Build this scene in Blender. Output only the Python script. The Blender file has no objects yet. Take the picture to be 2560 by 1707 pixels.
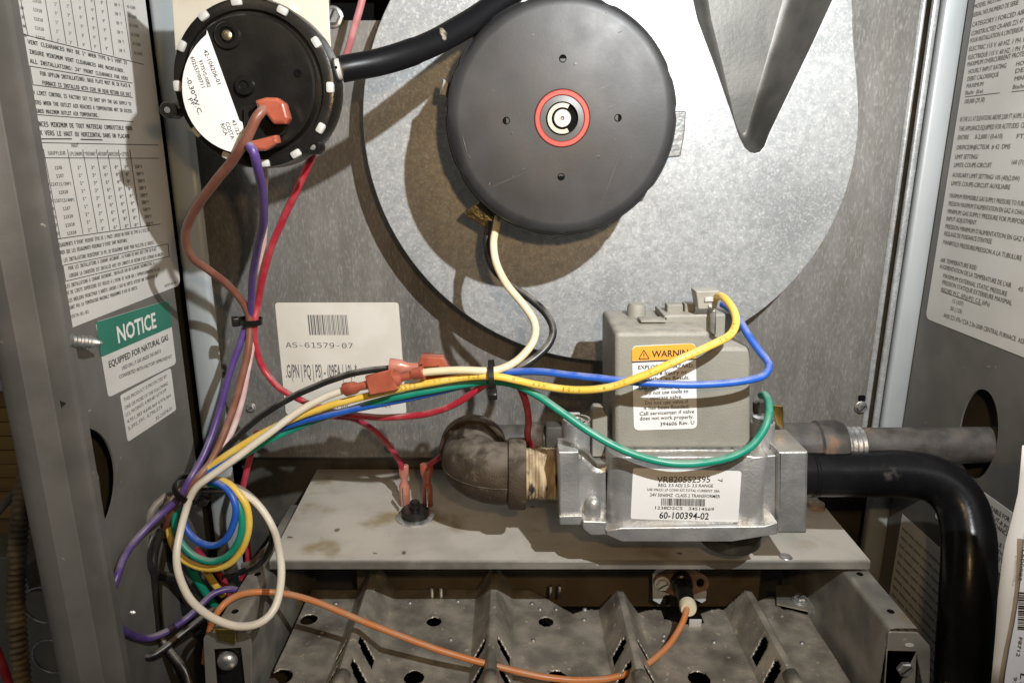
import bpy, bmesh, math, random, os
from mathutils import Vector, Matrix, noise

random.seed(7)
scene = bpy.context.scene
col = scene.collection

# ------------------------------------------------------------------ camera
F, CX, CY = 1750.0, 1280.0, 853.5          # focal length and centre, in pixels of the photograph
PITCH = math.radians(15.0)
CP, SP = math.cos(PITCH), math.sin(PITCH)
CAM = Vector((0.0, -0.55, 0.90))
cd = bpy.data.cameras.new('camera')
cam = bpy.data.objects.new('camera', cd)
col.objects.link(cam)
cam.location = CAM
cam.rotation_euler = (math.radians(90) - PITCH, 0, 0)
cd.sensor_width = 36.0
cd.lens = F / 2560 * 36.0
cd.clip_start = 0.01
cd.clip_end = 50
scene.camera = cam

# ------------------------------------------------------------------ world, lamps, exposure
w = bpy.data.worlds.new('World')
scene.world = w
w.use_nodes = True
bg = w.node_tree.nodes['Background']
bg.inputs[0].default_value = (0.86, 0.95, 1.0, 1)
bg.inputs[1].default_value = 0.045


def lamp(name, kind, loc, energy, colour, size, target=None, spot=None):
    l = bpy.data.lights.new(name, kind)
    l.energy = energy
    l.color = colour
    if kind == 'AREA':
        l.size = size
    else:
        l.shadow_soft_size = size
    if spot:
        l.spot_size = math.radians(spot[0])
        l.spot_blend = spot[1]
    o = bpy.data.objects.new(name, l)
    col.objects.link(o)
    o.location = loc
    if target is not None:
        d = Vector(target) - Vector(loc)
        o.rotation_euler = d.to_track_quat('-Z', 'Y').to_euler()
    return o


lamp('work_lamp', 'SPOT', (0.172, -0.555, 1.115), 22.0, (0.97, 0.99, 1.0), 0.005,
     target=(0.06, 0.0, 0.96), spot=(112, 1.0))
lamp('phone_flash', 'SPOT', (0.045, -0.56, 0.945), 2.2, (1.0, 0.64, 0.30), 0.008, target=(0.02, 0.0, 0.84), spot=(130, 0.8))
lamp('room_lamp', 'AREA', (-0.55, -1.35, 1.75), 1.6, (1.0, 0.80, 0.55), 0.5, target=(0, 0, 0.85))

vs = scene.view_settings
vs.view_transform = 'Standard'
vs.look = 'None'
vs.exposure = 0.0
vs.gamma = 1.0
scene.cycles.max_bounces = 6

# ------------------------------------------------------------------ geometry helpers
K = 2560.0 / 2352.0                          # the wires were read off a view 2352 pixels wide


def ray(px, py):
    a, b = (px - CX) / F, (CY - py) / F
    return Vector((a, CP + b * SP, -SP + b * CP))


def P(px, py, d):
    r = ray(px, py)
    return CAM + r * (d / r.y)


def PXp(px, py, X):
    r = ray(px, py)
    return CAM + r * (X / r.x)


def PZ(px, py, Z):
    r = ray(px, py)
    return CAM + r * (Z / r.z)


def front(d):
    f = lambda x, y: P(x, y, d)
    f.n = Vector((0, -1, 0))
    return f


def sidewall(X):
    f = lambda x, y: PXp(x, y, X)
    f.n = Vector((1 if X < 0 else -1, 0, 0))
    return f


def link(name, me, mat, parent=None):
    o = bpy.data.objects.new(name, me)
    col.objects.link(o)
    if mat is not None and not me.materials:
        me.materials.append(mat)
    if parent is not None:
        o.parent = parent
        p, loc = parent, Vector((0, 0, 0))
        while p is not None:
            loc += p.location
            p = p.parent
        o.location = -loc
    return o


def smooth(me, angle=None):
    for p in me.polygons:
        p.use_smooth = True
    if angle is not None:
        me.set_sharp_from_angle(angle=math.radians(angle))


def mesh(name, verts, faces, mat, parent=None, sm=None):
    me = bpy.data.meshes.new(name)
    me.from_pydata([tuple(v) for v in verts], [], faces)
    me.update()
    if sm:
        smooth(me, None if sm is True else sm)
    return link(name, me, mat, parent)


def thing(name, label, cat, loc, group=None):
    o = bpy.data.objects.new(name, None)
    col.objects.link(o)
    o.empty_display_size = 0.01
    o.location = loc
    return tag(o, label, cat, group)


def tag(o, label, cat, group=None):
    o['label'] = label
    o['category'] = cat
    if group:
        o['group'] = group
    return o


def from_bm(name, bm, mat, parent=None, sm=None):
    me = bpy.data.meshes.new(name)
    bm.normal_update()
    bm.to_mesh(me)
    bm.free()
    if sm:
        smooth(me, None if sm is True else sm)
    return link(name, me, mat, parent)


def basis(n):
    n = Vector(n).normalized()
    if abs(n.z) > 0.9:
        u = Vector((1, 0, 0))
    else:
        u = Vector((0, 0, 1)).cross(n).normalized()
    v = n.cross(u).normalized()
    return u, v, n


def prism(name, loops, n, thick, mat, parent=None, bevel=0.0, sm=40):
    """a plate: outline plus holes in one plane, front face on the plane, body behind it"""
    u, v, n = basis(n)
    o0 = Vector(loops[0][0])
    cu = bpy.data.curves.new('tmp', 'CURVE')
    cu.dimensions = '2D'
    cu.fill_mode = 'BOTH'
    for lp in loops:
        s = cu.splines.new('POLY')
        s.points.add(len(lp) - 1)
        for i, p in enumerate(lp):
            q = Vector(p) - o0
            s.points[i].co = (q.dot(u), q.dot(v), 0, 1)
        s.use_cyclic_u = True
    cu.extrude = max(thick / 2 - bevel, 1e-6)
    cu.bevel_depth = bevel
    cu.bevel_resolution = 2
    cu.offset = -bevel
    to = bpy.data.objects.new('tmp', cu)
    me = bpy.data.meshes.new_from_object(to)
    bpy.data.objects.remove(to)
    bpy.data.curves.remove(cu)
    me.name = name
    m = Matrix((u, v, n)).transposed().to_4x4()
    m.translation = o0 - n * (thick / 2)
    me.transform(m)
    me.materials.clear()
    bm = bmesh.new()
    bm.from_mesh(me)
    bmesh.ops.remove_doubles(bm, verts=bm.verts, dist=1e-6)
    bmesh.ops.recalc_face_normals(bm, faces=bm.faces)
    bm.to_mesh(me)
    bm.free()
    if sm:
        smooth(me, sm)
        for p in me.polygons:
            if abs(p.normal.dot(n)) > 0.999:
                p.use_smooth = False
    return link(name, me, mat, parent)


def rp(pts, r, n=5):
    """round the corners of a polygon given in pixels"""
    out = []
    N = len(pts)
    for i in range(N):
        a, b, c = Vector(pts[i - 1]), Vector(pts[i]), Vector(pts[(i + 1) % N])
        e1, e2 = (a - b), (c - b)
        rr = min(r, e1.length * 0.45, e2.length * 0.45)
        p1, p2 = b + e1.normalized() * rr, b + e2.normalized() * rr
        for k in range(n + 1):
            t = k / n
            out.append(tuple((1 - t) ** 2 * p1 + 2 * t * (1 - t) * b + t * t * p2))
    return out


def circ(cx, cy, r, n=24, ry=None):
    ry = ry or r
    return [(cx + r * math.cos(2 * math.pi * i / n), cy + ry * math.sin(2 * math.pi * i / n)) for i in range(n)]


def plate(name, loops, d, thick, mat, parent=None, bevel=0.0, sm=40):
    f = front(d)
    return prism(name, [[f(*p) for p in lp] for lp in loops], f.n, thick, mat, parent, bevel, sm)


def spline(pts, step=0.004):
    pts = [Vector(p) for p in pts]
    if len(pts) < 3:
        return pts
    out = []
    ex = [pts[0] * 2 - pts[1]] + pts + [pts[-1] * 2 - pts[-2]]
    for i in range(1, len(ex) - 2):
        p0, p1, p2, p3 = ex[i - 1:i + 3]
        n = max(2, int((p2 - p1).length / step))
        for k in range(n):
            t = k / n
            out.append(0.5 * ((2 * p1) + (p2 - p0) * t + (2 * p0 - 5 * p1 + 4 * p2 - p3) * t * t
                              + (3 * p1 - p0 - 3 * p2 + p3) * t ** 3))
    out.append(pts[-1])
    return out


def sweep(path, radii, seg=12, closed=False, squash=None):
    n = len(path)
    verts, faces = [], []
    t0 = (path[1] - path[0]).normalized()
    ref = Vector((0, 0, 1)) if abs(t0.z) < 0.9 else Vector((1, 0, 0))
    u = (ref - t0 * ref.dot(t0)).normalized()
    for i, p in enumerate(path):
        if closed:
            t = (path[(i + 1) % n] - path[i - 1]).normalized()
        else:
            t = (path[min(i + 1, n - 1)] - path[max(i - 1, 0)]).normalized()
        u = (u - t * u.dot(t)).normalized()
        v = t.cross(u)
        r = radii[i] if isinstance(radii, (list, tuple)) else radii
        for k in range(seg):
            a = 2 * math.pi * k / seg
            du = math.cos(a) * r
            dv = math.sin(a) * r * (squash or 1)
            verts.append(p + u * du + v * dv)
    for i in range(n if closed else n - 1):
        a, b = i * seg, ((i + 1) % n) * seg
        for k in range(seg):
            k2 = (k + 1) % seg
            faces.append((a + k, a + k2, b + k2, b + k))
    if not closed:
        faces.append(tuple(range(seg - 1, -1, -1)))
        faces.append(tuple((n - 1) * seg + k for k in range(seg)))
    return verts, faces


def tube(name, pts, r, mat, parent=None, seg=12, step=0.004, closed=False, wob=0.0):
    path = spline(pts, step)
    if wob:
        path = [p + noise.noise_vector(p * 25) * wob for p in path]
    v, f = sweep(path, r, seg, closed)
    return mesh(name, v, f, mat, parent, 60)


def lathe(name, prof, origin, axis, mat, parent=None, seg=40, sm=35, scale=(1, 1), ref=None, caps=True):
    """prof: (radius, height along axis); both ends are capped when radius > 0"""
    u, v, n = basis(axis)
    if ref is not None:
        u = (Vector(ref) - n * Vector(ref).dot(n)).normalized()
        v = n.cross(u)
    origin = Vector(origin)
    verts, faces = [], []
    for r, h in prof:
        for k in range(seg):
            a = 2 * math.pi * k / seg
            verts.append(origin + n * h + u * (r * math.cos(a) * scale[0]) + v * (r * math.sin(a) * scale[1]))
    for i in range(len(prof) - 1):
        for k in range(seg):
            k2 = (k + 1) % seg
            faces.append((i * seg + k, i * seg + k2, (i + 1) * seg + k2, (i + 1) * seg + k))
    if caps:
        faces.append(tuple(range(seg - 1, -1, -1)))
        faces.append(tuple((len(prof) - 1) * seg + k for k in range(seg)))
    return mesh(name, verts, faces, mat, parent, sm)


def along(name, p0, p1, prof, mat, parent=None, seg=16, scale=(1, 1), ref=None, sm=35):
    """a turned body between two points; prof: (fraction of the length, radius)"""
    p0, p1 = Vector(p0), Vector(p1)
    L = (p1 - p0).length
    return lathe(name, [(r, t * L) for t, r in prof], p0, p1 - p0, mat, parent, seg, sm, scale, ref)


def box(name, c, size, mat, parent=None, bevel=0.001, rot=None, seg=2):
    bm = bmesh.new()
    bmesh.ops.create_cube(bm, size=1)
    bmesh.ops.scale(bm, vec=Vector(size), verts=bm.verts)
    if bevel:
        bmesh.ops.bevel(bm, geom=bm.edges[:], offset=bevel, segments=seg, affect='EDGES', profile=0.5)
    if rot is not None:
        bmesh.ops.rotate(bm, matrix=rot, verts=bm.verts)
    bmesh.ops.translate(bm, vec=Vector(c), verts=bm.verts)
    return from_bm(name, bm, mat, parent, 40)


def strip(name, prof, z0, z1, mat, parent=None, sm=40):
    """a sheet-metal section (x, d) run vertically from z0 to z1 (heights relative to the lens)"""
    N = 24
    verts, faces = [], []
    for j in range(N + 1):
        z = z0 + (z1 - z0) * j / N
        for x, d in prof:
            verts.append((x, d - 0.55, CAM.z + z))
    n = len(prof)
    for j in range(N):
        for i in range(n - 1):
            a = j * n + i
            faces.append((a, a + 1, a + n + 1, a + n))
    return mesh(name, verts, faces, mat, parent, sm)


# ------------------------------------------------------------------ lettering
_font = {}
_fonts = {}


def glyphs(s, font=None, weight=0.0):
    key = (s, font, weight)
    if key in _font:
        return _font[key]
    cu = bpy.data.curves.new('tmp', 'FONT')
    cu.body = s
    cu.size = 1
    cu.resolution_u = 2
    cu.offset = weight
    if font:
        if font not in _fonts:
            try:
                _fonts[font] = bpy.data.fonts.load(os.path.join(bpy.utils.system_resource('DATAFILES'), 'fonts', font))
            except Exception:
                _fonts[font] = None
        if _fonts[font]:
            cu.font = _fonts[font]
    to = bpy.data.objects.new('tmp', cu)
    me = bpy.data.meshes.new_from_object(to)
    vs_ = [(v.co.x, v.co.y) for v in me.vertices]
    fs_ = [tuple(p.vertices) for p in me.polygons]
    bpy.data.objects.remove(to)
    bpy.data.curves.remove(cu)
    bpy.data.meshes.remove(me)
    x0 = min(v[0] for v in vs_) if vs_ else 0
    x1 = max(v[0] for v in vs_) if vs_ else 1
    _font[key] = ([(v[0] - x0, v[1]) for v in vs_], fs_, x1 - x0)
    return _font[key]


MONO = 'DejaVuSansMono.woff2'
SANS = None


class Print:
    """flat print of one colour lying just proud of a plane"""

    def __init__(self, proj, lift=0.0004):
        self.f, self.v, self.q, self.lift = proj, [], [], lift

    def text(self, s, p0, p1, h, font=None, bold=0, dense=1):
        a, b = self.f(*p0), self.f(*p1)
        u = (b - a)
        W = u.length
        u.normalize()
        v = self.f.n.cross(u).normalized()
        m = Vector(p1) - Vector(p0)
        perp = Vector((m.y, -m.x)).normalized() * h
        if abs(self.f.n.x) > 0.9:
            perp = Vector((0, -h))
        H = abs((self.f(p0[0] + perp.x, p0[1] + perp.y) - a).dot(v))
        if not (p1[0] != p0[0]) or H <= 0:
            H = h / F * 0.45
        gv, gf, gw = glyphs(s, font or SANS, 0.0 if not bold else 0.006 if bold < 0.00015 else 0.014 if bold < 0.0004 else 0.024)
        k = len(self.v)
        for x, y in gv:
            self.v.append(a + u * (x / gw * W) + v * (y / 0.727 * H) + self.f.n * self.lift)
        self.q += [tuple(k + i for i in f) for f in gf]

    def poly(self, pts):
        k = len(self.v)
        self.v += [self.f(*p) + self.f.n * self.lift for p in pts]
        self.q.append(tuple(range(k, k + len(pts))))

    def line(self, p0, p1, wd):
        a, b = Vector(p0), Vector(p1)
        t = (b - a).normalized() * wd / 2
        nn = Vector((-t.y, t.x))
        self.poly([tuple(a + nn), tuple(a - nn), tuple(b - nn), tuple(b + nn)])

    def build(self, name, mat, parent):
        return mesh(name, self.v, self.q, mat, parent)


def sticker(name, corners, proj, mat, parent, r=8, thick=0.0003, lift=0.0004):
    lp = [proj(*p) + proj.n * lift for p in (rp(corners, r) if r else corners)]
    return prism(name, [lp], proj.n, thick, mat, parent, sm=None)


# ------------------------------------------------------------------ materials
def M(name, c, rough=0.5, metal=0.0, c2=None, scale=40, lo=0.35, hi=0.65, bump=0.0, bscale=300, rvar=0.0,
      dust=0.0, stretch=None, c3=None, s3=15, lo3=0.55, hi3=0.7, spec=0.5, coat=0.0, spangle=0.0, sss=0.0,
      trans=0.0, specks=None):
    m = bpy.data.materials.new(name)
    m.use_nodes = True
    nt = m.node_tree
    N, Lk = nt.nodes, nt.links
    b = N['Principled BSDF']
    b.inputs['Roughness'].default_value = rough
    b.inputs['Metallic'].default_value = metal
    b.inputs['Specular IOR Level'].default_value = spec
    b.inputs['Coat Weight'].default_value = coat
    b.inputs['Coat Roughness'].default_value = 0.15
    if trans:
        b.inputs['Transmission Weight'].default_value = trans
    if sss:
        b.inputs['Subsurface Weight'].default_value = sss
        b.inputs['Subsurface Radius'].default_value = (0.004, 0.002, 0.001)
        b.inputs['Subsurface Scale'].default_value = 0.5
    geo = N.new('ShaderNodeNewGeometry')
    mp = N.new('ShaderNodeMapping')
    mp.inputs['Scale'].default_value = stretch or (1, 1, 1)
    Lk.new(geo.outputs['Position'], mp.inputs['Vector'])

    def ns(sc, det=4, vec=None):
        n = N.new('ShaderNodeTexNoise')
        n.inputs['Scale'].default_value = sc
        n.inputs['Detail'].default_value = det
        Lk.new(vec or mp.outputs[0], n.inputs['Vector'])
        return n.outputs['Fac']

    def step(sock, a, z):
        r = N.new('ShaderNodeMapRange')
        r.interpolation_type = 'SMOOTHSTEP'
        r.inputs['From Min'].default_value = a
        r.inputs['From Max'].default_value = z
        Lk.new(sock, r.inputs['Value'])
        return r.outputs[0]

    def mul(a, k):
        x = N.new('ShaderNodeMath')
        x.operation = 'MULTIPLY'
        Lk.new(a, x.inputs[0])
        if isinstance(k, (int, float)):
            x.inputs[1].default_value = k
        else:
            Lk.new(k, x.inputs[1])
        return x.outputs[0]

    def mix(fac, a, z):
        x = N.new('ShaderNodeMix')
        x.data_type = 'RGBA'
        Lk.new(fac, x.inputs[0])
        for sk, val in ((x.inputs[6], a), (x.inputs[7], z)):
            if isinstance(val, tuple):
                sk.default_value = val + (1,)
            else:
                Lk.new(val, sk)
        return x.outputs[2]

    colr = tuple(c)
    if c2:
        colr = mix(step(ns(scale), lo, hi), colr, tuple(c2))
    if c3:
        colr = mix(step(ns(s3, 6), lo3, hi3), colr, tuple(c3))
    if spangle:
        vo = N.new('ShaderNodeTexVoronoi')
        vo.inputs['Scale'].default_value = 520
        vo.inputs['Randomness'].default_value = 1
        Lk.new(mp.outputs[0], vo.inputs['Vector'])
        sep = N.new('ShaderNodeSeparateColor')
        Lk.new(vo.outputs['Color'], sep.inputs[0])
        nz = ns(760, 2)
        comb = mul(step(nz, 0.35, 0.75), sep.outputs[0])
        colr = mix(mul(comb, spangle), colr, (0.98, 0.98, 0.97))
    if specks:
        colr = mix(step(ns(specks[1], 2), specks[2], specks[2] + 0.06), colr, tuple(specks[0]))
    if dust:
        sx = N.new('ShaderNodeSeparateXYZ')
        Lk.new(geo.outputs['Normal'], sx.inputs[0])
        up = step(sx.outputs[2], 0.25, 0.95)
        du = mul(mul(up, step(ns(90, 5), 0.3, 0.65)), dust)
        colr = mix(du, colr, (0.42, 0.38, 0.32))
    if isinstance(colr, tuple):
        b.inputs['Base Color'].default_value = colr + (1,)
    else:
        Lk.new(colr, b.inputs['Base Color'])
    if rvar:
        r = N.new('ShaderNodeMapRange')
        r.inputs['To Min'].default_value = max(0.02, rough - rvar)
        r.inputs['To Max'].default_value = min(1, rough + rvar)
        Lk.new(ns(60, 5), r.inputs['Value'])
        Lk.new(r.outputs[0], b.inputs['Roughness'])
    if bump:
        bp = N.new('ShaderNodeBump')
        bp.inputs['Strength'].default_value = bump
        bp.inputs['Distance'].default_value = 0.001
        Lk.new(ns(bscale, 3), bp.inputs['Height'])
        Lk.new(bp.outputs[0], b.inputs['Normal'])
    return m


mats = {}
galv = M('galvanised_sheet', (0.33, 0.345, 0.35), 0.38, 0.35, (0.42, 0.43, 0.43), 170, bump=0.12, bscale=1500, rvar=0.1, spangle=0.36, c3=(0.27, 0.28, 0.285), s3=16, lo3=0.45, hi3=0.75)
galv_back = M('dull_galvanised_sheet', (0.180, 0.170, 0.152), 0.5, 0.35, (0.225, 0.215, 0.20), 70, bump=0.15, bscale=350,
              rvar=0.12, stretch=(1, 1, 0.3), spangle=0.16, c3=(0.12, 0.115, 0.105), s3=9)
paint = M('grey_enamel', (0.115, 0.110, 0.100), 0.42, 0.0, (0.150, 0.143, 0.13), 30, bump=0.05, bscale=700, rvar=0.08,
          specks=((0.45, 0.42, 0.36), 160, 0.74))
paint_blue = M('blue_grey_sheet', (0.36, 0.395, 0.405), 0.42, 0.2, (0.43, 0.46, 0.47), 25, bump=0.05, rvar=0.1, stretch=(1, 1, 0.4))
dark_sheet = M('dark_grey_sheet', (0.07, 0.066, 0.058), 0.5, 0.3, (0.12, 0.11, 0.095), 40, bump=0.15, rvar=0.12)  # dark grey sheet with slightly lighter mottling
dusty = M('dusty_sheet', (0.46, 0.43, 0.375), 0.55, 0.1, (0.56, 0.525, 0.46), 28, bump=0.15, bscale=350, rvar=0.12,
          c3=(0.31, 0.245, 0.14), s3=22, lo3=0.54, hi3=0.70, specks=((0.16, 0.13, 0.09), 90, 0.70))
burner_m = M('burner_steel', (0.29, 0.265, 0.225), 0.40, 0.45, (0.52, 0.47, 0.39), 60, 0.3, 0.7, bump=0.4, bscale=500, rvar=0.15,
             c3=(0.16, 0.145, 0.125), s3=32, lo3=0.45, hi3=0.75, specks=((0.66, 0.58, 0.45), 170, 0.66))
bracket_m = M('bracket_steel', (0.22, 0.21, 0.19), 0.45, 0.55, (0.36, 0.34, 0.30), 35, bump=0.15, rvar=0.12,
              c3=(0.33, 0.24, 0.13), s3=22, lo3=0.6, hi3=0.72, specks=((0.62, 0.57, 0.48), 90, 0.74))
cream_m = M('cream_zinc_plate', (0.62, 0.56, 0.44), 0.5, 0.35, (0.74, 0.69, 0.58), 20, bump=0.06, rvar=0.1)
alu = M('cast_aluminium', (0.42, 0.42, 0.415), 0.42, 0.7, (0.56, 0.555, 0.54), 60, bump=0.3, bscale=500, rvar=0.12,
        dust=0.75, specks=((0.13, 0.12, 0.11), 90, 0.72))
grey_box = M('grey_coated_box', (0.235, 0.228, 0.195), 0.55, 0.0, (0.27, 0.26, 0.22), 40, bump=0.3, bscale=900, dust=0.75)
white_label = M('white_label', (0.63, 0.62, 0.59), 0.5, 0, (0.69, 0.68, 0.65), 25, bump=0.05, bscale=120)
cream_label = M('aged_label', (0.70, 0.66, 0.58), 0.5, 0, (0.77, 0.73, 0.66), 30, bump=0.05)
bright_label = M('bright_label', (0.76, 0.755, 0.74), 0.4, 0, (0.79, 0.785, 0.77), 30)
blue_paper = M('blue_white_paper', (0.66, 0.70, 0.78), 0.55, 0, (0.72, 0.75, 0.81), 30)
grey_paper = M('grey_paper', (0.60, 0.59, 0.57), 0.6, 0, (0.66, 0.65, 0.63), 22, bump=0.1, bscale=40)
ink = M('black_ink', (0.018, 0.018, 0.018), 0.6)
grey_ink = M('grey_ink', (0.11, 0.11, 0.11), 0.6)
white_ink = M('white_ink', (0.80, 0.80, 0.77), 0.5)
green_ink = M('green_ink', (0.015, 0.17, 0.115), 0.5, 0, (0.02, 0.20, 0.14), 30)
orange_ink = M('orange_ink', (0.86, 0.36, 0.04), 0.5)
blackpl = M('black_plastic', (0.008, 0.0075, 0.007), 0.28, 0, (0.017, 0.015, 0.012), 30, spec=0.35, bump=0.08, bscale=500, rvar=0.1,
            specks=((0.18, 0.16, 0.13), 130, 0.73))
black_rub = M('black_rubber', (0.006, 0.006, 0.007), 0.40, 0, spec=0.2, rvar=0.1, c3=(0.26, 0.23, 0.18), s3=42, lo3=0.70, hi3=0.74, bump=0.06)
black_coat = M('black_pipe_coating', (0.005, 0.005, 0.006), 0.25, 0, (0.009, 0.009, 0.010), 40, spec=0.18, rvar=0.1, c3=(0.10, 0.095, 0.085),
               s3=24, lo3=0.66, hi3=0.72, bump=0.08, specks=((0.35, 0.32, 0.27), 120, 0.75))
motor_m = M('black_motor_paint', (0.017, 0.017, 0.018), 0.45, 0.0, (0.031, 0.0305, 0.031), 28, bump=0.02, bscale=600, rvar=0.14,
            specks=((0.25, 0.24, 0.22), 150, 0.75))
motor_dark = M('motor_core', (0.03, 0.028, 0.022), 0.5, 0.3, (0.06, 0.055, 0.04), 60)
cap_white = M('white_plastic', (0.46, 0.455, 0.435), 0.4, 0, (0.52, 0.51, 0.49), 200)
red_ring = M('red_sealing_ring', (0.44, 0.055, 0.035), 0.5, 0, (0.38, 0.045, 0.03), 60)
silver = M('bright_steel', (0.34, 0.335, 0.33), 0.5, 0.7, (0.26, 0.255, 0.25), 150, rvar=0.1, bump=0.1)
zinc = M('zinc_screw', (0.66, 0.66, 0.65), 0.36, 0.85, (0.42, 0.42, 0.41), 220, rvar=0.1, bump=0.15)
brass = M('brass', (0.70, 0.46, 0.12), 0.3, 1.0, (0.5, 0.32, 0.1), 150, rvar=0.1)
iron = M('black_iron_fitting', (0.046, 0.032, 0.021), 0.6, 0.0, (0.068, 0.048, 0.031), 90, bump=0.6, bscale=1100, rvar=0.12, dust=0.3, spec=0.25, c3=(0.11, 0.088, 0.062), s3=180, lo3=0.6, hi3=0.72)
rusty = M('rusty_steel_pipe', (0.034, 0.031, 0.029), 0.5, 0.0, (0.068, 0.062, 0.057), 60, bump=0.3, rvar=0.12,
          c3=(0.23, 0.12, 0.055), s3=30, lo3=0.60, hi3=0.72, dust=0.12, spec=0.35)
dope = M('thread_sealant', (0.56, 0.45, 0.29), 0.7, 0, (0.30, 0.22, 0.13), 120, bump=1.0, bscale=260, stretch=(1.6, 1, 0.4),
         c3=(0.04, 0.032, 0.025), s3=130, lo3=0.60, hi3=0.68)
crimp_m = M('red_vinyl_connector', (0.33, 0.075, 0.045), 0.25, 0, (0.42, 0.115, 0.065), 90, sss=0.2, coat=0.4)
crimp_pale = M('faded_red_connector', (0.42, 0.15, 0.105), 0.3, 0, (0.52, 0.22, 0.16), 110, sss=0.3, coat=0.3)
gasket_m = M('rust_gasket', (0.21, 0.10, 0.05), 0.7, 0, (0.33, 0.19, 0.10), 120, bump=0.5)
flange_m = M('rust_flange', (0.17, 0.10, 0.065), 0.6, 0.1, (0.27, 0.16, 0.10), 90, bump=0.4)
paleblue = M('pale_bracket', (0.56, 0.60, 0.63), 0.45, 0.1, (0.64, 0.67, 0.69), 40)
ceramic = M('cream_ceramic', (0.72, 0.64, 0.46), 0.4)
wood = M('yellow_board', (0.42, 0.25, 0.075), 0.6, 0, (0.50, 0.31, 0.10), 14, stretch=(0.3, 1, 3), bump=0.2,
         c3=(0.28, 0.15, 0.04), s3=9)
wood_dark = M('dark_board', (0.26, 0.15, 0.06), 0.7, 0, (0.36, 0.22, 0.10), 14, stretch=(0.3, 1, 3))
conduit_m = M('dusty_conduit', (0.30, 0.23, 0.14), 0.6, 0.2, (0.13, 0.10, 0.065), 60, bump=0.6, bscale=200, dust=0.4,
              c3=(0.035, 0.03, 0.025), s3=40)
duct_m = M('grey_duct_sheet', (0.24, 0.23, 0.20), 0.5, 0.3, (0.30, 0.29, 0.26), 20)
hole_m = M('hole_shade_black', (0.004, 0.004, 0.004), 0.9, 0, spec=0.1)  # near-black standing for the unlit depth of holes


def wire_m(name, c, c2=None, dust=0.5, rough=0.4):
    return M(name, c, rough, 0, c2, 90, 0.4, 0.7, dust=dust, bump=0.05, rvar=0.08)


w_brown = wire_m('brown_insulation', (0.20, 0.075, 0.048), (0.26, 0.115, 0.078))
w_purple = wire_m('purple_insulation', (0.085, 0.045, 0.20), (0.11, 0.07, 0.225))
w_red = wire_m('red_insulation', (0.42, 0.022, 0.042), (0.48, 0.07, 0.085), dust=0.65)
w_darkred = wire_m('dark_red_insulation', (0.35, 0.02, 0.05), (0.45, 0.06, 0.09))
w_pink = wire_m('pink_insulation', (0.62, 0.40, 0.38), (0.72, 0.58, 0.54))
w_yellow = wire_m('yellow_insulation', (0.80, 0.53, 0.075), (0.84, 0.60, 0.13), dust=0.25)
w_blue = wire_m('blue_insulation', (0.015, 0.095, 0.47), (0.022, 0.12, 0.52))
w_green = wire_m('green_insulation', (0.008, 0.24, 0.155), (0.014, 0.28, 0.19))
w_white = wire_m('cream_insulation', (0.76, 0.68, 0.55), (0.80, 0.74, 0.62), dust=0.3)
w_cream = wire_m('yellowed_insulation', (0.70, 0.59, 0.37), (0.76, 0.66, 0.46), dust=0.3)
w_black = wire_m('black_insulation', (0.012, 0.012, 0.012), (0.022, 0.021, 0.02), dust=0.55, rough=0.35)
w_orange = wire_m('orange_insulation', (0.56, 0.185, 0.05), (0.50, 0.21, 0.085), dust=0.2)
w_grey = wire_m('grey_insulation', (0.16, 0.14, 0.12), (0.2, 0.18, 0.15))

XL, XR = -0.239, 0.315            # inside faces of the two side panels
ZT, ZB = 0.36, -0.62              # top and bottom of what is built, relative to the lens
SHELF_Z = -0.268


def W(x, d, z):
    return Vector((x, d - 0.55, CAM.z + z))


# =================================================================== the cabinet
cab = thing('furnace_cabinet', 'grey sheet metal furnace cabinet standing open around all the parts', 'furnace cabinet', W(0.03, 0.45, ZB))

hr = PXp(286, 1158, XL)
hole_r = 0.034
hc = Vector((XL, hr.y - hole_r, hr.z))
loop = lambda pts, X: [Vector((X, y, z)) for y, z in pts]
rect = [(0.352 - 0.55, CAM.z + ZB), (0.488 - 0.55, CAM.z + ZB), (0.488 - 0.55, CAM.z + ZT), (0.352 - 0.55, CAM.z + ZT)]
hole1 = [(max(y, -0.1955), z) for y, z in circ(hc.y, hc.z, hole_r, 36)]
prism('side_panel', [loop(rect, XL), loop(hole1, XL)], (1, 0, 0), 0.0012, paint, cab)
h2 = PXp(2444, 1085, XR)
rectR = [(0.2 - 0.55, CAM.z + ZB), (0.527 - 0.55, CAM.z + ZB), (0.527 - 0.55, CAM.z + ZT), (0.2 - 0.55, CAM.z + ZT)]
hole2 = [(h2.y + 0.0190 * math.cos(a), h2.z + 0.0315 * math.sin(a)) for a in [2 * math.pi * i / 36 for i in range(36)]]
prism('side_panel', [loop(rectR, XR), loop(hole2, XR)], (-1, 0, 0), 0.0012, paint, cab)

# rolled front lip of the left side, with its stiffening bead
lip = [(-0.230, 0.3560), (-0.2296, 0.3500), (-0.2305, 0.3478), (-0.2330, 0.3468), (-0.2402, 0.3464), (-0.2408, 0.3456), (-0.2492, 0.3414), (-0.2500, 0.3406), (-0.2520, 0.3404), (-0.2560, 0.3402), (-0.2600, 0.3406), (-0.2625, 0.3420), (-0.2640, 0.3445),
       (-0.2648, 0.3480), (-0.2650, 0.40), (-0.2650, 0.60)]
strip('front_lip', lip, ZB, ZT, paint, cab, 24)
strip('front_lip', [(0.308, 0.215), (0.307, 0.205), (0.310, 0.200), (0.336, 0.198), (0.3395, 0.203), (0.340, 0.30), (0.340, 0.60)], ZB, ZT, paint, cab, 60)
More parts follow.
